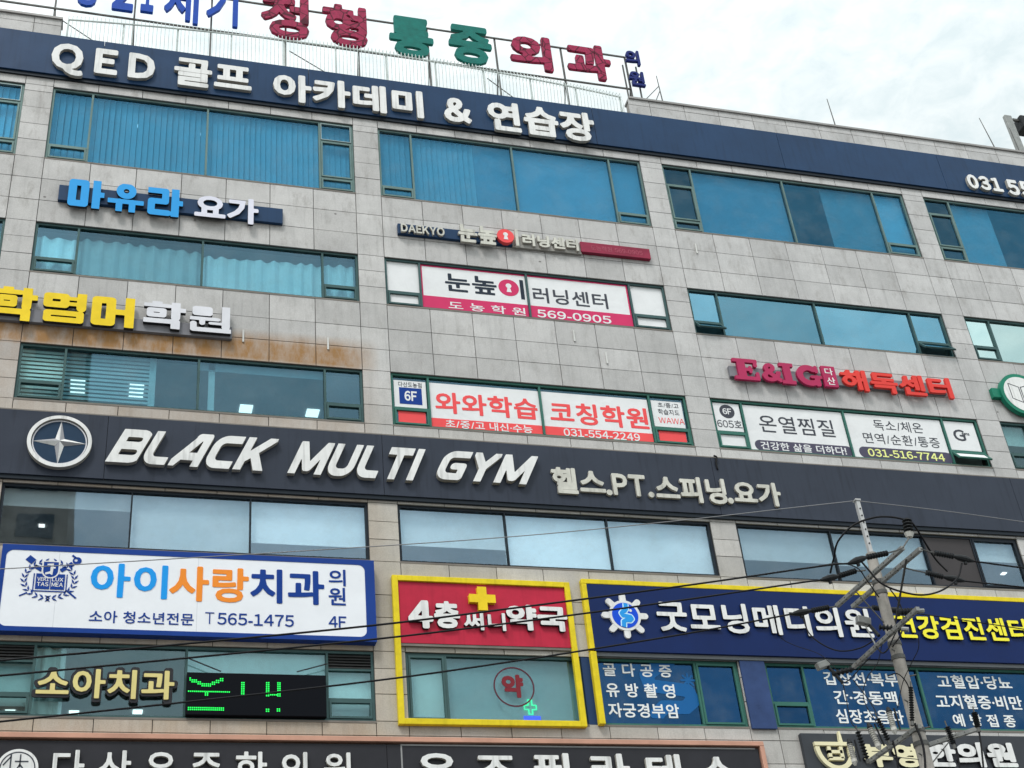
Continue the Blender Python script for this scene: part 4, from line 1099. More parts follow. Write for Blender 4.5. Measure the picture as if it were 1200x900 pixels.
word(t, '6F', (b[0] + .12, b[1] - .12, b[2] + .09, b[3] - .09), .0795, .0828, WHITE, .03, split=False)
t = film((12.60, 13.40, 20.20, ztt), 'small white film with two lines of dark print over a red wavy logo'); t['group'] = GF
word(t, '초/중/고', (12.77, 13.315, 20.77, 20.91), .082, .0875, GREYINK, .0, split=False)
word(t, '학습지도', (12.75, 13.304, 20.56, 20.72), .082, .0875, GREYINK, .0, split=False)
word(t, 'WAWA', (12.73, 13.395, 20.31, 20.47), .082, .0875, REDF, -.005, split=False)
for xa_, xb_, tx in ((6.28, 6.92, 'plain red film on the left small sash beside the red lettered panes'), (12.66, 13.36, 'plain red film on the right small sash beside the red lettered panes')):
    t = thing('window_film', ((xa_ + xb_) / 2, .05, 19.8), tx, 'window film', GF)
    MB().box(xa_, xb_, .070, .0785, 19.77, 20.09).build('sheet', REDF, t)
GF = 'films on the right fifth floor windows'
t = film((15.04, 17.78, zs_, zt_ - .02), 'white film with large dark thin characters over a dark rounded strip of white script'); t['group'] = GF
word(t, '온열찜질', (15.41, 17.463, 20.27, 20.78), .082, .0875, GREYINK, .004, split=False)
b = (15.17, 17.83, 19.67, 20.02); b = (b[0], b[1], max(b[2], 19.715), b[3])
MB().prism([roundrect(*b, (b[3] - b[2]) * .48)], .083, .0876).build('strip', PURP, t)
word(t, '건강한 삶을 더하다!', (15.32, 17.653, 19.72, 19.98), .079, .0828, WHITE, .015, split=False, zmin=19.745)
t = film((17.87, 20.62, zs_, zt_ - .02), 'white film with two lines of dark print over a dark rounded strip with yellow digits'); t['group'] = GF
word(t, '독소/체온', (18.64, 20.05, 20.59, 20.91), .082, .0875, GREYINK, .0, split=False)
word(t, '면역/순환/통증', (18.25, 20.424, 20.17, 20.49), .082, .0875, GREYINK, .0, split=False)
b = (18.02, 20.687, 19.72, 20.05); b = (b[0], b[1], max(b[2], 19.715), b[3])
MB().prism([roundrect(*b, (b[3] - b[2]) * .48)], .083, .0876).build('strip', PURP, t)
word(t, '031-516-7744', (18.26, 20.44, 19.77, 20), .079, .0828, LEMON, .018, split=False, zmin=19.745)
t = film((14.25, 14.95, 20.22, zt_ - .02), 'small white film with 6F in a dark disc above a room number'); t['group'] = GF
c = (14.6, 20.8)
MB().prism([ellipse(*c, .2, .2, 32)], .083, .0876).build('disc', GREYINK, t)
word(t, '6F', (c[0] - .12, c[0] + .12, c[1] - .09, c[1] + .09), .0795, .0828, WHITE, .02, split=False)
word(t, '605호', (14.27, 14.932, 20.32, 20.55), .082, .0875, GREYINK, .0, split=False)
t = thing('window_film', (14.6, .05, 19.8), 'plain white film on the small sash below the room number', 'window film', GF)
MB().box(14.28, 14.92, .070, .0785, 19.77, 20.09).build('sheet', WHITE, t)
t = film((20.73, 21.62, 20.16, zt_ - .02), 'small white film with a large dark letter G logo'); t['group'] = GF
word(t, 'G', (20.92, 21.263, 20.45, 20.8), .082, .0875, GREYINK, .02, split=False)
word(t, 'eams', (21.18, 21.404, 20.64, 20.71), .081, .0868, GREYINK, .02, split=False)

# clinic films on the third floor
GF = 'printed lines on the blue clinic windows'
WHP = mat('pale_print', (.78, .80, .80), .4, dirt=.05)
lo = thing('window_lettering', (11, .09, 12.8), 'three white text lines beside pale blue ribbon shapes on blue glass', 'window lettering', GF)
for tx, b in (('골 다 공 증', (10.41, 11.976, 13.68, 13.98)), ('유 방 촬 영', (10.42, 11.978, 13.21, 13.53)), ('자궁경부암', (10.41, 12, 12.76, 13.08))):
    word(lo, tx, b, .0895, .0985, WHP, .018, split=' ' in tx, name='lettering')
c = (12.17, 13.47)
MID = mat('blue_print', (.008, .11, .32), .4, dirt=0)
rb = MB(); gx = np.arange(-1.6, 1.4, .04); gz = np.arange(-1, 1.2, .04); XX, ZZ = np.meshgrid(gx, gz)
gutp = [(-.2, 1.6), (-.2, .62), (-.55, .42), (-.8, .25), (-.75, .02), (-.3, -.03), (.12, -.08), (.2, -.3), (.0, -.46), (-.5, -.46), (-.68, -.62), (-.7, -1.5)]
F = seg_dist(XX, ZZ, [(*gutp[i], *gutp[i + 1]) for i in range(len(gutp) - 1)]) - .15
F = np.maximum(F, np.maximum(ZZ - .55, -.72 - ZZ))
rb.prism([[(c[0] + a, c[1] + b_) for a, b_ in l] for l in field_to_loops(F, gx, gz)], .0935, .0988)
rb.build('ribbon_print', MID, lo)
stx = MB()
for k in range(4):
    a = R(45 * k); q = (12.32, 13.63)
    lines(stx, [(q[0] - .17 * math.cos(a), q[1] - .17 * math.sin(a)), (q[0] + .17 * math.cos(a), q[1] + .17 * math.sin(a))], .045, .0931 + k * .0006, .0982)
stx.build('star_print', MID, lo)
lo = thing('window_lettering', (17, .09, 12.8), 'three white text lines on blue glass just left of the utility pole', 'window lettering', GF)
for tx, b in (('갑상선·복부', (15.58, 17.422, 13.6, 13.92)), ('간·경동맥', (15.73, 17.29, 13.15, 13.48)), ('심장초음파', (15.67, 17.328, 12.71, 13.04))):
    word(lo, tx, b, .0895, .0985, WHP, .018, split=' ' in tx, name='lettering')
lo = thing('window_lettering', (20, .09, 12.8), 'three white text lines on blue glass to the right of the utility pole', 'window lettering', GF)
for tx, b in (('고혈압·당뇨', (18.42, 20.357, 13.59, 13.92)), ('고지혈증·비만', (18.25, 20.477, 13.1, 13.44)), ('예 방 접 종', (18.56, 20.161, 12.68, 12.98))):
    word(lo, tx, b, .0895, .0985, WHP, .018, split=' ' in tx, name='lettering')

# dental window letters, LED board, pharmacy stickers
t = thing('channel_letter_sign', (1.4, .05, 12.8), 'four pale yellow letters with dark halos standing in the lower left window', 'sign')
b = (-0.99, 1.544, 12.92, 13.51)
word(t, '소아치과', (b[0] - .07, b[1] + .07, b[2] - .07, b[3] + .07), .0, .04, RETD, .085, name='halo')
word(t, '소아치과', b, -.02, -.002, mat('straw_letter', (.70, .60, .25), .4, dirt=.1), .026)
t = thing('led_display', (4.5, -.05, 12.6), 'black LED board showing green fragments of scrolling text', 'screen')
b = (1.77, 4.473, 12.59, 13.46)
boxo('case', b, -.10, .03, mat('led_case', (.006, .007, .010), .5, dirt=0, spec=.04), t, .01)
LED = mat('green_led', (.02, 1, .12), .5, dirt=0, emit=.55)
P = .0385
def dots(ld, x0, x1, z0, z1):
    nx_, nz_ = max(1, round((x1 - x0) / P)), max(1, round((z1 - z0) / P))
    for i in range(nx_):
        for j in range(nz_): ld.box(x0 + i * P, x0 + i * P + P * .64, -.106, -.1005, z0 + j * P, z0 + j * P + P * .64)
for q in ((1.8, 2.605, 13.05, 13.1), (1.81, 2.515, 12.68, 12.75), (2.81, 2.899, 12.98, 13.3), (3.29, 3.361, 12.99, 13.31), (3.51, 3.585, 12.99, 13.3), (3.37, 3.511, 13.01, 13.05), (3.29, 3.355, 12.67, 12.76), (3.5, 3.577, 12.68, 12.77), (2.12, 2.2, 12.98, 13.04)):
    ld = MB(); dots(ld, *q); ld.build('lit_pixels', LED, t)
va, vb, vc = (1.82, 13.27), (2.13, 13.15), (2.5, 13.3)
ld = MB()
for (p, q) in ((va, vb), (vb, vc)):
    n_ = int(abs(q[0] - p[0]) / P)
    for i in range(n_):
        zz = p[1] + (q[1] - p[1]) * i / n_; zz = round(zz / P) * P
        dots(ld, p[0] + i * P, p[0] + i * P + P, zz, zz + 2 * P)
ld.build('lit_pixels', LED, t)
for (p0, p1) in (((1.76, 13.78), (2.42, 13.51)), ((3.9, 13.54), (4.52, 13.73))):
    MB().bar((p0[0], -.05, p0[1]), (p1[0], -.05, p1[1]), .02, .02).build('stay', RETD, t)
t = thing('window_sticker', (8.9, .08, 13.2), 'dark red character inside a dark ring on the pharmacy window', 'sticker')
c = (8.41, 13.39); SK = mat('maroon_film', (.20, .02, .03), .45, dirt=0)
MB().prism([ellipse(*c, .44, .44, 56), ellipse(*c, .41, .41, 56)[::-1]], .092, .0985).build('ring', mat('maroon_ring_film', (.10, .02, .035), .45, dirt=0), t)
word(t, '약', (8.15, 8.613, 13.15, 13.66), .091, .0985, SK, .05, split=False)
t = thing('neon_cross_sign', (9.3, .3, 12.6), 'small green neon cross over a blue neon base inside the pharmacy window', 'neon sign')
c = (8.75, 12.99)
NG = mat('green_neon', (.05, 1.0, .45), .4, dirt=0, emit=1.1); NB = mat('blue_neon', (.01, .06, 1.0), .4, dirt=0, emit=1.2)
q = [(-.05, .17), (.05, .17), (.05, .05), (.16, .05), (.16, -.05), (.05, -.05), (.05, -.16), (-.05, -.16), (-.05, -.05), (-.16, -.05), (-.16, .05), (-.05, .05), (-.05, .17)]
MB().tube([(c[0] + a * .8, .20, c[1] + b_ * .95) for a, b_ in q], .018, 6).build('cross_tube', NG, t)
MB().box(c[0] - .16, c[0] + .20, .19, .21, c[1] - .27, c[1] - .19).build('base_tube', NB, t)

# ================================================================== roof
SY = 1.0            # plane of the roof letters
t = thing('roof_sign', (6, SY, 30.8), 'row of blue, magenta and green roof letters carried on a thin steel lattice', 'sign')
CRK = mat('crackled_magenta', (.33, .022, .075), .5, dirt=.35, scale=9)
crackled(CRK)
GRL = mat('dark_green_letter', (.005, .15, .125), .45, dirt=.25, scale=5)
RBL = mat('roof_blue_letter', (.006, .06, .38), .4, dirt=.12, scale=4)
NVL = mat('roof_navy_letter', (.008, .018, .14), .45, dirt=.12)
for tx, b, m_, o_ in (('성', (-1.94, -1.305, 33.31, 35.08), RBL, .04), ('2', (-0.91, -0.331, 33.34, 34.93), RBL, .05), ('1', (-0.14, 0.209, 33.41, 34.97), RBL, .05), ('세', (0.49, 1.427, 33.19, 34.97), RBL, .04), ('기', (1.64, 2.515, 33.3, 35.01), RBL, .04),
                      ('정', (3.16, 4.521, 33.16, 34.92), CRK, .05), ('형', (4.91, 6.202, 33.18, 34.89), CRK, .05), ('통', (6.85, 8.158, 33.12, 34.78), GRL, .055), ('증', (8.63, 9.933, 33.16, 34.78), GRL, .055),
                      ('외', (10.49, 11.793, 33.3, 34.76), CRK, .06), ('과', (12.27, 13.674, 33.25, 34.75), CRK, .06), ('의', (14.21, 14.667, 34.15, 34.78), NVL, .045), ('원', (14.2, 14.694, 33.24, 33.85), NVL, .045)):
    word(t, tx, b, SY - .05, SY + .05, m_, o_ - .016)
fr = MB()
xl, xr_ = -9.5, (14.26, 33.61)[0]
zb_, zt_ = 33.22, 34.62
fr.bar((xl, SY + .14, zb_), (xr_, SY + .14, zb_), .045, .045); fr.bar((xl, SY + .14, zt_), (xr_, SY + .14, zt_), .045, .045)
fr.build('rail', STEELD, t)
for x in np.arange(-8.6, xr_ + .1, 2.08):
    p = MB(); p.bar((x, SY + .18, 30.76), (x, SY + .18, zt_ + .05), .05, .05); p.bar((x, SY + .18, zb_ + .2), (x + .12, SY + 1.5, 30.76), .035, .035)
    p.build('post', STEELD, t)
for xx in ((14.12, 33.4)[0], (14.55, 33.3)[0]):
    MB().bar((xx, SY + .1, 30.76), (xx, SY + .1, 34.2 if xx < 15 else 33.9), .04, .04).build('post', STEELD, t)
br_ = MB()
for (a, b_) in ((4.0, 7.0), (-2.2, .5), (9.8, 12.0)):
    br_.bar((a, SY + .3, 33.0), (b_, SY + .3, 31.0), .022, .022)
br_.build('brace', STEELD, t)

# ---- railing along the open stretch of the roof edge, bowed on plan
t = thing('roof_railing', (6, 0, 30.8), 'pale green roof railing of thin upright bars above the navy band', 'railing')
def bow(x): 
    u = (x - 5.6) / 7.6
    return .02 + .36 * u * u
XA, XB, ZR = -1.92, 13.50, 31.98
rl = MB()
pts = [(x, bow(x), ZR) for x in np.linspace(XA, XB, 40)]
rl.tube(pts, .026, 6); rl.tube([(x, y, 30.92) for x, y, z in pts], .02, 6)
rl.build('rail', RAIL, t)
pk_ = MB(); n_ = 150
for i in range(n_ + 1):
    x = XA + (XB - XA) * i / n_; y = bow(x)
    kx = min(1, max(0, (x - 1.5) / 9)); o_ = .10 * kx
    pk_.tube([(x, y, 30.84), (x, y - o_ * .55, 31.25), (x, y - o_, 31.6), (x, y - o_ * .6, 31.95), (x, y, 32.14), (x, y + .10 * kx + .001, 32.13 - .0 * kx), (x, y + .14 * kx + .002, 32.10 - .10 * kx)], .0085, 5, cap=False)
o = pk_.build('bars', RAIL, t)
o['kind'] = 'stuff'
for x in np.linspace(XA, XB, 12):
    MB().box(x - .022, x + .022, bow(x) + .03, bow(x) + .075, 30.76, ZR + .03).build('post', RAIL, t)

# ---- lightning rods and antenna on the parapet
def rod(p0, p1, y, label, stand=False):
    t = thing('lightning_rod', (p0[0], y, 31.57), label, 'lightning rod')
    MB().tube([(p0[0], y, p0[1] - .9), (p0[0], y, p0[1]), (p1[0], y, p1[1])], [.022, .02, .012], 6).build('rod', STEELD, t)
    if stand:
        q = MB(); q.tube([(p0[0] - .75, y + .1, 31.57), (p0[0] - .02, y, 32.45)], .014, 6); q.tube([(p0[0] - .32, y - .1, 31.57), (p0[0] - .02, y, 32.25)], .014, 6); q.build('stay', STEELD, t)
    return t
rod(((14.72, 31.78)), ((14.69, 32.88)), .2, 'short rod with splayed stays at the end of the roof railing', True)
rod(((20.31, 31.82)), ((20.3, 32.95)), .2, 'single bare rod standing alone midway along the bare parapet')
rod(((25.83, 31.85)), ((25.68, 33.08)), .2, 'tall slender rod on the parapet left of the steel mast')
rod(((26.72, 31.85)), ((26.7, 32.82)), .2, 'shorter rod close against the steel mast on the roof')
t = thing('roof_mast', (29, .8, 30.8), 'square grey steel mast on the roof with a dark box fixed to it', 'mast')
b = (27.31, 27.629, 32.4, 34.14)
MB().box(b[0], b[1] - .06, .8, .93, 30.76, b[3]).build('column', STEEL, t, bevel=.012)
b2 = (27.84, 28.75, 33.63, 34.17)
MB().box(b2[0], b2[1], .72, 1.2, b2[2], b2[3]).build('box', RUBBER, t, bevel=.05)
MB().bar((b[1], .88, b2[2] + .4), (b2[0], .88, b2[2] + .4), .08, .08).build('bracket', STEELD, t)

# ================================================================== the utility pole
PY = -7.05
PX = 12.88
P_ = thing('utility_pole', (PX, PY, 0), 'grey concrete utility pole with crossed steel arms in front of the clinic signs', 'utility pole')
MB().tube([(PX, PY, 0), (PX, PY, 6), (PX, PY, 12.86)], [.165, .13, .092], 24).build('shaft', POLE, P_, smooth=False)
PSTL = mat('pale_steel', (.5, .5, .5), .5, .3, dirt=.2)
ex = MB(); ex.box(PX - .036, PX + .036, PY - .036, PY + .036, 12.86, 13.92, PSTL); ex.box(PX - .052, PX + .052, PY - .052, PY + .052, 13.92, 13.95, PSTL)
for k in range(6): ex.tube([(PX, PY - .05, 13.05 + k * .14), (PX, PY - .035, 13.05 + k * .14)], .014, 8, CABLE)
ex.build('top_extension', PSTL, P_)
ARMS = {'a': ((12.53, -6.14, 12.3), (12.7, -8.28, 12.3), 12.3), 'b': ((12.82, -6.17, 12.28), (13.01, -8.31, 12.28), 12.28), 'c': ((12.58, -6.11, 11.15), (12.61, -8.36, 11.15), 11.15),
        'd': ((12.68, -5.7, 9.62), (12.8, -7.27, 9.62), 9.62), 'e': ((13.31, -6.37, 9.62), (13.9, -7.2, 9.62), 9.62)}
def crossarm(a, b, w=.09, h=.065):
    mb = MB(); a, b = Vector(a), Vector(b)
    mb.bar(a, b, w, h)
    d = (b - a).normalized(); sd = d.cross(Vector((0, 0, 1))); n = int((b - a).length / .16)
    for k in range(1, n):
        p = a + d * (.16 * k)
        mb.tube([p - Vector((0, 0, h / 2 + .002)), p - Vector((0, 0, h / 2 - .004))], .016, 8, CABLE)
        q = p - sd * (w / 2 + .001) if sd.x > 0 else p + sd * (w / 2 + .001)
        mb.tube([q, q + Vector((.005, 0, 0))], .014, 8, CABLE)
    mb.ms = [STEEL if m_ is None else m_ for m_ in mb.ms]
    if STEEL not in mb.ms: pass
    return mb
def build_arm(mb, name='crossarm'):
    # faces without a material are steel, the bolt holes are dark
    mb2 = mb
    me_m = [STEEL, CABLE]
    mb2.m = [1 if (CABLE in mb2.ms and len(f_) != 4) else 0 for f_ in mb2.f]
    mb2.ms = me_m
    return mb2.build(name, None, P_)
for k in 'abcde': build_arm(crossarm(ARMS[k][0], ARMS[k][1], (.072 if k in 'ab' else .065)))
for z in (12.3, 12.1, 11.15, 10.9, 9.62, 9.4): MB().tube([(PX, PY, z - .035), (PX, PY, z + .035)], .104 + (12.9 - z) * .0065, 20).build('band', STEELD, P_)
for (p, q) in (((12.47, -6.92, 12.2), (PX - .1, PY, 11.55)), ((PX + .1, PY, 11.5), (12.84, -8.09, 12.2)), ((PX - .1, PY, 9.15), (12.68, -6.06, 9.6)), ((PX + .12, PY, 9.1), (13.6, -6.95, 9.6))):
    MB().bar(p, q, .035, .012).build('brace', STEELD, P_)
sk = MB()
for k in range(7): sk.tube([(PX + (.17 if k % 2 else -.17), PY - .13, 8.3 + k * .45), (PX + (.06 if k % 2 else -.06), PY - .05, 8.3 + k * .45)], .012, 6)
sk.build('climbing_steps', STEELD, P_)

def sheds(mb, a, b, r0, r1, n, m):
    """ribbed insulator body between two points"""
    a, b = Vector(a), Vector(b); pts, rs = [], []
    for i in range(n):
        for tt, r in ((0.0, r0), (.25, r1), (.45, r1 * .95), (.6, r0)):
            pts.append(a.lerp(b, (i + tt) / n)); rs.append(r)
    pts.append(b); rs.append(r0)
    mb.tube(pts, rs, 10, m)
def strain(att, s0, s1, c1, label, group):
    """dead-end string: link, ribbed body, clamp"""
    t = thing('strain_insulator', s0, label, 'insulator', group)
    MB().tube([att, Vector(att).lerp(Vector(s0), .5) + Vector((0, 0, -.01)), s0], .014, 6).build('link', STEELD, t)
    mb = MB(); sheds(mb, s0, s1, .026, .052, 8, RUBBER); mb.build('ribbed_body', RUBBER, t)
    mb = MB(); d = Vector(c1) - Vector(s1)
    mb.tube([s1, Vector(s1) + d * .2, Vector(s1) + d * .55, Vector(s1) + d * .8, c1], [.026, .05, .062, .042, .02], 10)
    mb.tube([Vector(s1) + d * .5 + Vector((0, 0, -.10)), Vector(s1) + d * .55 + Vector((0, 0, .02))], .03, 8)
    mb.build('wedge_clamp', RUBBER, t)
GI = 'dead-end insulators of the top arms'
YN, YM, YF = ARMS['a'][1][1], PY - .3, ARMS['a'][0][1]
YN2, YF2 = ARMS['b'][1][1], ARMS['b'][0][1]
def at_y(*p): return p
strain(ARMS['a'][1], (12.4, -8.25, 12.2), (11.99, -8.25, 12.1), (11.63, -8.25, 11.97), 'black ribbed insulator at the near tip of the left crossarm pulling left', GI)
strain((12.56, -7.25, 12.42), (12.37, -7.25, 12.4), (12.01, -7.25, 12.28), (11.66, -7.25, 12.19), 'black ribbed insulator midway on the left crossarm pulling left', GI)
strain(ARMS['a'][0], (12.32, -6.2, 12.23), (11.96, -6.2, 12.15), (11.56, -6.2, 12.07), 'black ribbed insulator at the far low tip of the left crossarm', GI)
strain(ARMS['b'][1], (13.29, -8.25, 12.25), (13.65, -8.25, 12.2), (14, -8.25, 12.13), 'black ribbed insulator at the near tip of the right crossarm pulling right', GI)
strain((13.28, -7.25, 12.52), (13.73, -7.25, 12.43), (14.06, -7.25, 12.36), (14.46, -7.25, 12.3), 'black ribbed insulator midway on the right crossarm pulling right', GI)
strain(ARMS['b'][0], (13.18, -6.2, 12.26), (13.48, -6.2, 12.24), (13.85, -6.2, 12.2), 'black ribbed insulator at the far low tip of the right crossarm', GI)
# pin insulator carrying the loop over the pole head
t = thing('pin_insulator', (12.99, -8.1, 12.61), 'upright black ribbed insulator with a pale foot holding the cable loop', 'insulator')
mb = MB(); sheds(mb, (13.02, -8.1, 12.67), (13.05, -8.1, 12.97), .045, .085, 5, RUBBER); mb.build('ribbed_body', RUBBER, t)
MB().tube([(13.01, -8.1, 12.61), (13.02, -8.1, 12.69)], [.05, .085], 12).build('foot', PORC, t)
MB().tube([(13.01, -8.1, 12.62), ARMS['a'][1]], .014, 6).build('pin', STEELD, t)

# ---- cables
def spline(pts, n=8):
    P = [Vector(p) for p in pts]; P = [P[0] * 2 - P[1]] + P + [P[-1] * 2 - P[-2]]; out = []
    for i in range(1, len(P) - 2):
        for k in range(n):
            t = k / n
            out.append(.5 * ((2 * P[i]) + (P[i + 1] - P[i - 1]) * t + (2 * P[i - 1] - 5 * P[i] + 4 * P[i + 1] - P[i + 2]) * t * t + (3 * P[i] - P[i - 1] - 3 * P[i + 1] + P[i + 2]) * t ** 3))
    out.append(P[-2]); return out
def cable(name, pts, r, label, cat, m=CABLE, group=None):
    pts = spline(pts)
    o = MB().tube(pts, r, 7).build(name, m, None, origin=pts[0], smooth=True)
    return tag(o, label, cat, group)
GW = 'power lines stretched across the street front'
cable('power_line', [(11.63, -8.25, 11.97), (11.09, -8.25, 11.89), (8.65, -8.25, 11.43), (5.87, -8.25, 10.94), (3.33, -8.25, 10.52), (-1.16, -8.25, 9.91), (-2.97, -8.25, 9.7)], .0155, 'upper black power line crossing the crimson sign from the near crossarm tip', 'power line', group=GW)
cable('power_line', [(11.66, -7.25, 12.19), (11.14, -7.25, 12.1), (9.08, -7.25, 11.71), (6.16, -7.25, 11.2), (3.5, -7.25, 10.78), (-1.2, -7.25, 10.14), (-3.1, -7.25, 9.92)], .0155, 'middle black power line just under the uppermost one, running left', 'power line', group=GW)
cable('power_line', [(11.56, -6.2, 12.07), (9.47, -6.2, 11.62), (6.43, -6.2, 11.04), (3.68, -6.2, 10.58), (-1.19, -6.2, 9.91), (-3.16, -6.2, 9.68)], .0155, 'lowest black power line crossing the LED board and the pharmacy window', 'power line', group=GW)
cable('power_line', [(14, -8.25, 12.13), (14.94, -8.25, 12.05), (17.08, -8.25, 11.88)], .0155, 'black power line leaving the near right insulator toward the right edge', 'power line', group=GW)
cable('power_line', [(14.46, -7.25, 12.3), (15.62, -7.25, 12.23), (17.86, -7.25, 12.06)], .0155, 'black power line leaving the middle right insulator toward the right edge', 'power line', group=GW)
cable('power_line', [(13.85, -6.2, 12.2), (14.65, -6.2, 12.12), (16.18, -6.2, 11.95), (18.46, -6.2, 11.71)], .010, 'thin dark line low across the yellow letters toward the right edge', 'power line', group=GW)
GWIRE = mat('grey_wire', (.25, .25, .26), .5, .5, dirt=0)
cable('ground_wire', [(PX - .03, PY, 13.93), (11.42, -7.05, 13.68), (9.51, -7.05, 13.34), (6.67, -7.05, 12.88), (3.58, -7.05, 12.47), (-1.39, -7.05, 11.87), (-3.39, -7.05, 11.65)], .008, 'thin grey wire from the pole tip sagging away to the left', 'wire', GWIRE)
cable('ground_wire', [(PX + .03, PY, 13.93), (14.51, -7.05, 13.84), (16.25, -7.05, 13.7), (18.58, -7.05, 13.5)], .008, 'thin grey wire from the pole tip running to the right edge', 'wire', GWIRE)
GJ = 'jumper cables looped round the pole head'
cable('jumper_cable', [(11.84, -7.3, 12.3), (11.85, -7.5, 12.47), (11.83, -7.8, 12.64), (12.07, -8, 12.85), (12.44, -8.1, 12.96), (12.77, -8.1, 12.99), (13.04, -8.1, 12.95)], .017, 'thick black cable arching from the left insulator up over the pole', 'cable', group=GJ)
cable('jumper_cable', [(13.04, -8.1, 12.95), (13.15, -8.1, 12.88), (13.33, -8, 12.65), (13.6, -7.8, 12.4), (13.98, -7.5, 12.34)], .017, 'thick black cable falling from the pin insulator to the right', 'cable', group=GJ)
cable('jumper_cable', [(11.86, -8.25, 12.05), (11.94, -8.3, 11.84), (12.06, -8.35, 11.59), (12.34, -8.35, 11.46), (12.75, -8.35, 11.4), (13.19, -8.3, 11.53), (13.59, -8.25, 11.8), (13.76, -8.25, 12.08)], .016, 'black cable hanging in a deep loop across the front of the pole', 'cable', group=GJ)
cable('jumper_cable', [(11.09, -8.25, 11.9), (11.58, -8.1, 12.05), (12, -7.9, 12.09), (12.31, -7.6, 12.04), (12.65, -7.3, 11.89)], .010, 'thin black cable curling from the upper left line down to the pole', 'cable', group=GJ)
cable('drop_cable', [(11.77, -6.2, 12.04), (11.77, -6.3, 11.67), (11.93, -6.4, 11.41), (12.17, -6.5, 11.26), (12.5, -6.6, 11.28), (12.74, -6.8, 11.37)], .012, 'thin black cable drooping between the low left line and the pole', 'cable', group=GJ)
cable('drop_cable', [(11.25, -6.2, 12.05), (11.26, -6.2, 11.65), (11.48, -6.2, 11.49), (11.84, -6.4, 11.22), (12, -6.6, 10.79)], .006, 'hair-thin wire dipping left of the grey switch below the letters', 'cable', group=GJ)
cable('drop_cable', [(12.63, -7.1, 11.16), (12.49, -7, 10.81), (12.29, -6.9, 10.59), (12.2, -6.8, 10.26), (12.29, -6.9, 9.75)], .007, 'thin dark wire hanging beside the left side of the shaft', 'cable', group=GJ)
cable('drop_cable', [(12.46, -7.25, 10.48), (12.63, -7.3, 10.5), (12.76, -7.3, 10.31), (12.73, -7.3, 9.98), (12.66, -7.3, 9.68)], .010, 'black cable bowing across the shaft above the lower arms', 'cable', group=GJ)
cable('drop_cable', [(12.74, -8, 10.89), (12.73, -7.9, 10.67), (12.66, -7.7, 10.5), (12.61, -7.4, 10.3), (12.46, -7.3, 9.9)], .007, 'thin wire dropping right of the shaft under the yellow letters', 'cable', group=GJ)
cable('drop_cable', [(12.98, -8.5, 9.06), (12.94, -8.5, 8.8), (12.86, -8.5, 8.4), (12.79, -8.5, 7.95)], .0155, 'thick black cable hanging from the right tip of the lowest arm', 'cable', group=GJ)
cable('drop_cable', [(12.85, -8, 9.09), (12.84, -8, 8.86), (12.78, -8, 8.39)], .016, 'thick black cable hanging midway on the lowest right arm', 'cable', group=GJ)
cable('drop_cable', [(12.7, -7.3, 9.65), (12.71, -7.35, 9.34), (12.68, -7.35, 9.04), (12.54, -7.35, 8.49)], .020, 'thick black cable running down the front of the shaft', 'cable', group=GJ)
cable('drop_cable', [(12.48, -6.9, 9.52), (12.47, -6.9, 9.21), (12.38, -6.9, 8.65)], .016, 'thick black cable dropping just left of the shaft at the bottom', 'cable', group=GJ)

cable('drop_cable', [(12.97, -7.2, 12.11), (13.04, -7.25, 11.85), (13.05, -7.25, 11.58), (12.93, -7.25, 11.26), (12.73, -7.2, 11.03)], .012, 'black cable hugging the right of the shaft between the upper arms', 'cable', group=GJ)
cable('drop_cable', [(12.85, -7.3, 11.31), (12.71, -7.3, 11.13), (12.58, -7.3, 10.95), (12.51, -7.2, 10.91), (12.55, -7, 11.12)], .012, 'short black cable curled in front of the shaft at the middle arm', 'cable', group=GJ)
cable('drop_cable', [(12.71, -6.5, 11.16), (12.57, -6.4, 11.05), (12.42, -6.3, 10.9), (12.23, -6.3, 10.77)], .010, 'short black cable joining the low end of the middle arm to the hanging switch', 'cable', group=GJ)
cable('drop_cable', [(12.4, -6.3, 10.83), (12.41, -6.5, 10.51), (12.41, -6.7, 10.15), (12.31, -6.9, 9.89)], .008, 'thin black lead from the hanging switch down to the second black rod', 'cable', group=GJ)
cable('drop_cable', [(12.19, -6.3, 10.77), (12.18, -6.3, 10.47), (12.11, -6.4, 10.05), (12.13, -6.5, 9.85)], .008, 'thin black lead from the hanging switch down to the first black rod', 'cable', group=GJ)
cable('drop_cable', [(13.88, -0.13, 19.32), (13.95, -0.14, 19.27), (13.91, -0.13, 19.13), (13.92, -0.12, 18.94)], .022, 'short black cable end poking over the charcoal fascia above the round letters', 'cable')

# ---- line hardware
GC = 'fused cutouts on the lower arms'
def cutout(a, b, label, m=PORC, r=.052):
    t = thing('fuse_cutout', b, label, 'fuse cutout', GC)
    a, b = Vector(a), Vector(b)
    mb = MB(); sheds(mb, a, b, r * .7, r, 8, m); mb.build('ribbed_body', m, t)
    d = (b - a).normalized()
    MB().tube([a - d * .09, a - d * .02, a + d * .02], [.02, .05, .045], 8).build('top_clip', RUBBER, t)
    MB().tube([b - d * .03, b + d * .04, b + d * .10], [.045, .05, .02], 8).build('bottom_clip', PORC if m is PORC else RUBBER, t)
    MB().tube([a - d * .05 + Vector((.07, -.06, 0)), b + d * .05 + Vector((.07, -.06, 0))], .016, 6).build('fuse_tube', RUBBER, t)
cutout((11.99, -6.4, 9.65), (12, -6.4, 9.39), 'pale ribbed cutout over the cream emblem, leftmost of three')
cutout((12.19, -6.8, 9.77), (12.25, -6.8, 9.5), 'pale ribbed cutout over the first cream letter, middle of three')
cutout((12.29, -7.3, 9.83), (12.3, -7.3, 9.57), 'pale ribbed cutout closest to the shaft, highest of three')
GA = 'black surge arresters on the lower arms'
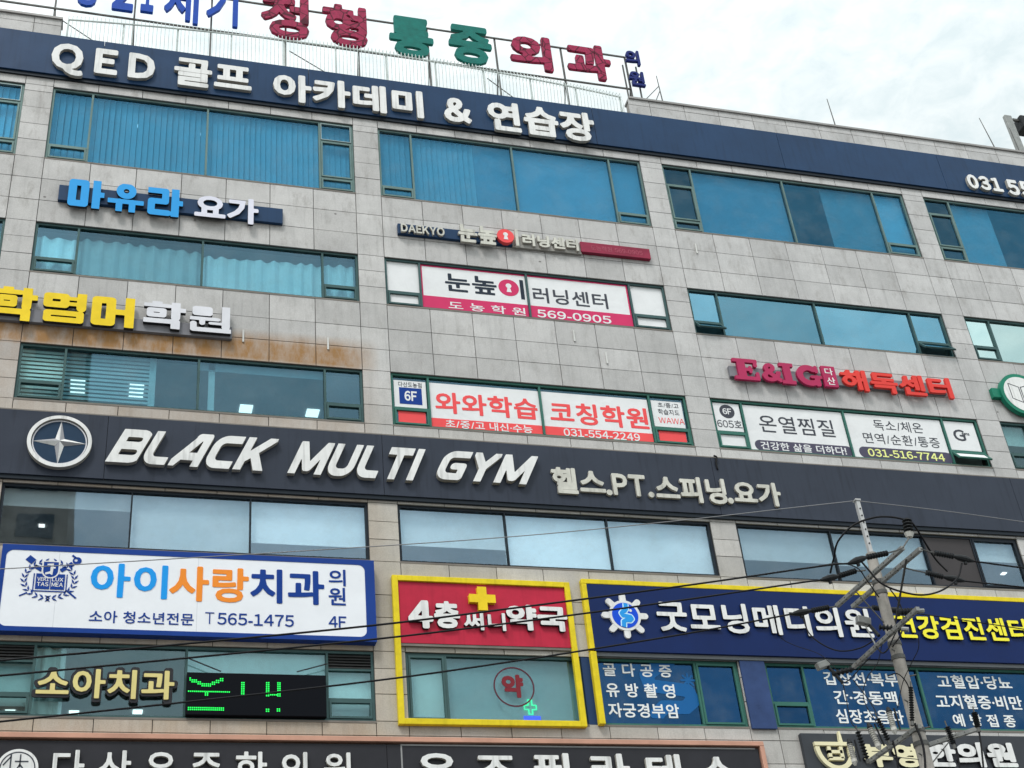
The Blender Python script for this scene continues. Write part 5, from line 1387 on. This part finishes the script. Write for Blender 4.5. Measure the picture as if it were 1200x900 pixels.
def arrester(a, b, label, r=.05, n=9):
    t = thing('surge_arrester', b, label, 'arrester', GA)
    mb = MB(); sheds(mb, a, b, r * .5, r, n, RUBBER); mb.build('ribbed_body', RUBBER, t)
    d = (Vector(b) - Vector(a)).normalized()
    MB().tube([Vector(b), Vector(b) + d * .07], .03, 8).build('base', STEELD, t)
    MB().tube([Vector(a), Vector(a) - d * .10], .012, 6).build('terminal', STEELD, t)
arrester((12.13, -6.5, 9.83), (12.18, -6.5, 9.36), 'slim black ribbed rod slanting between the two left pale cutouts')
arrester((12.31, -6.9, 9.89), (12.4, -6.9, 9.52), 'slim black ribbed rod slanting between the two right pale cutouts')
arrester((12.77, -7.35, 10.25), (12.63, -7.35, 9.66), 'long black ribbed rod strapped to the front of the shaft', .04, 14)
arrester((12.79, -8, 9.31), (12.82, -8, 9.03), 'short black ribbed rod on the middle of the right low arm')
arrester((12.99, -8.5, 9.34), (12.98, -8.5, 9.1), 'short black ribbed rod on the tip of the right low arm')
def gadget(name, px, parts, label, cat):
    t = thing(name, px, label, cat)
    for nm, mb, m_ in parts: mb.build(nm, m_, t)
c = Vector((12.63, -6.7, 11.73))
t = thing('line_switch', c, 'small grey tilted switch box left of the shaft by the last white letter', 'switch')
MB().bar(c + Vector((-.13, 0, .03)), c + Vector((.11, 0, -.02)), .12, .14).build('box', STEEL, t, bevel=.015)
MB().tube([c + Vector((.08, 0, -.05)), (12.72, -6.9, 11.37)], .03, 8).build('lever', RUBBER, t)
MB().tube([c + Vector((0, 0, -.06)), (12.62, -6.9, 11.18)], .014, 6).build('rod', STEEL, t)
c = Vector((11.93, -6.2, 11.12))
t = thing('line_switch', c, 'small grey tilted switch box hanging over the left clinic window text', 'switch')
MB().bar(c + Vector((-.10, 0, -.03)), c + Vector((.12, 0, .05)), .12, .12).build('box', STEEL, t, bevel=.015)
MB().tube([c + Vector((.1, 0, .0)), (12.19, -6.3, 10.77)], .028, 8).build('lever', RUBBER, t)
mb = MB(); sheds(mb, (12.07, -6.25, 10.95), (12.48, -6.25, 11.05), .03, .055, 5, RUBBER); mb.build('ribbed_body', RUBBER, t)
for (p, q, lb) in (((12.47, -8, 11.26), (12.83, -8, 11.29), 'dark ribbed insulator lying along the top of the middle arm'), ((12.57, -7.2, 11.38), (12.85, -7.4, 11.26), 'dark ribbed insulator clamped across the shaft under the braces')):
    t = thing('post_insulator', p, lb, 'insulator')
    mb = MB(); sheds(mb, p, q, .03, .06, 6, RUBBER); mb.build('ribbed_body', RUBBER, t)
    MB().tube([q, Vector(q) + (Vector(q) - Vector(p)).normalized() * .12], .04, 8).build('end_cap', STEEL, t)
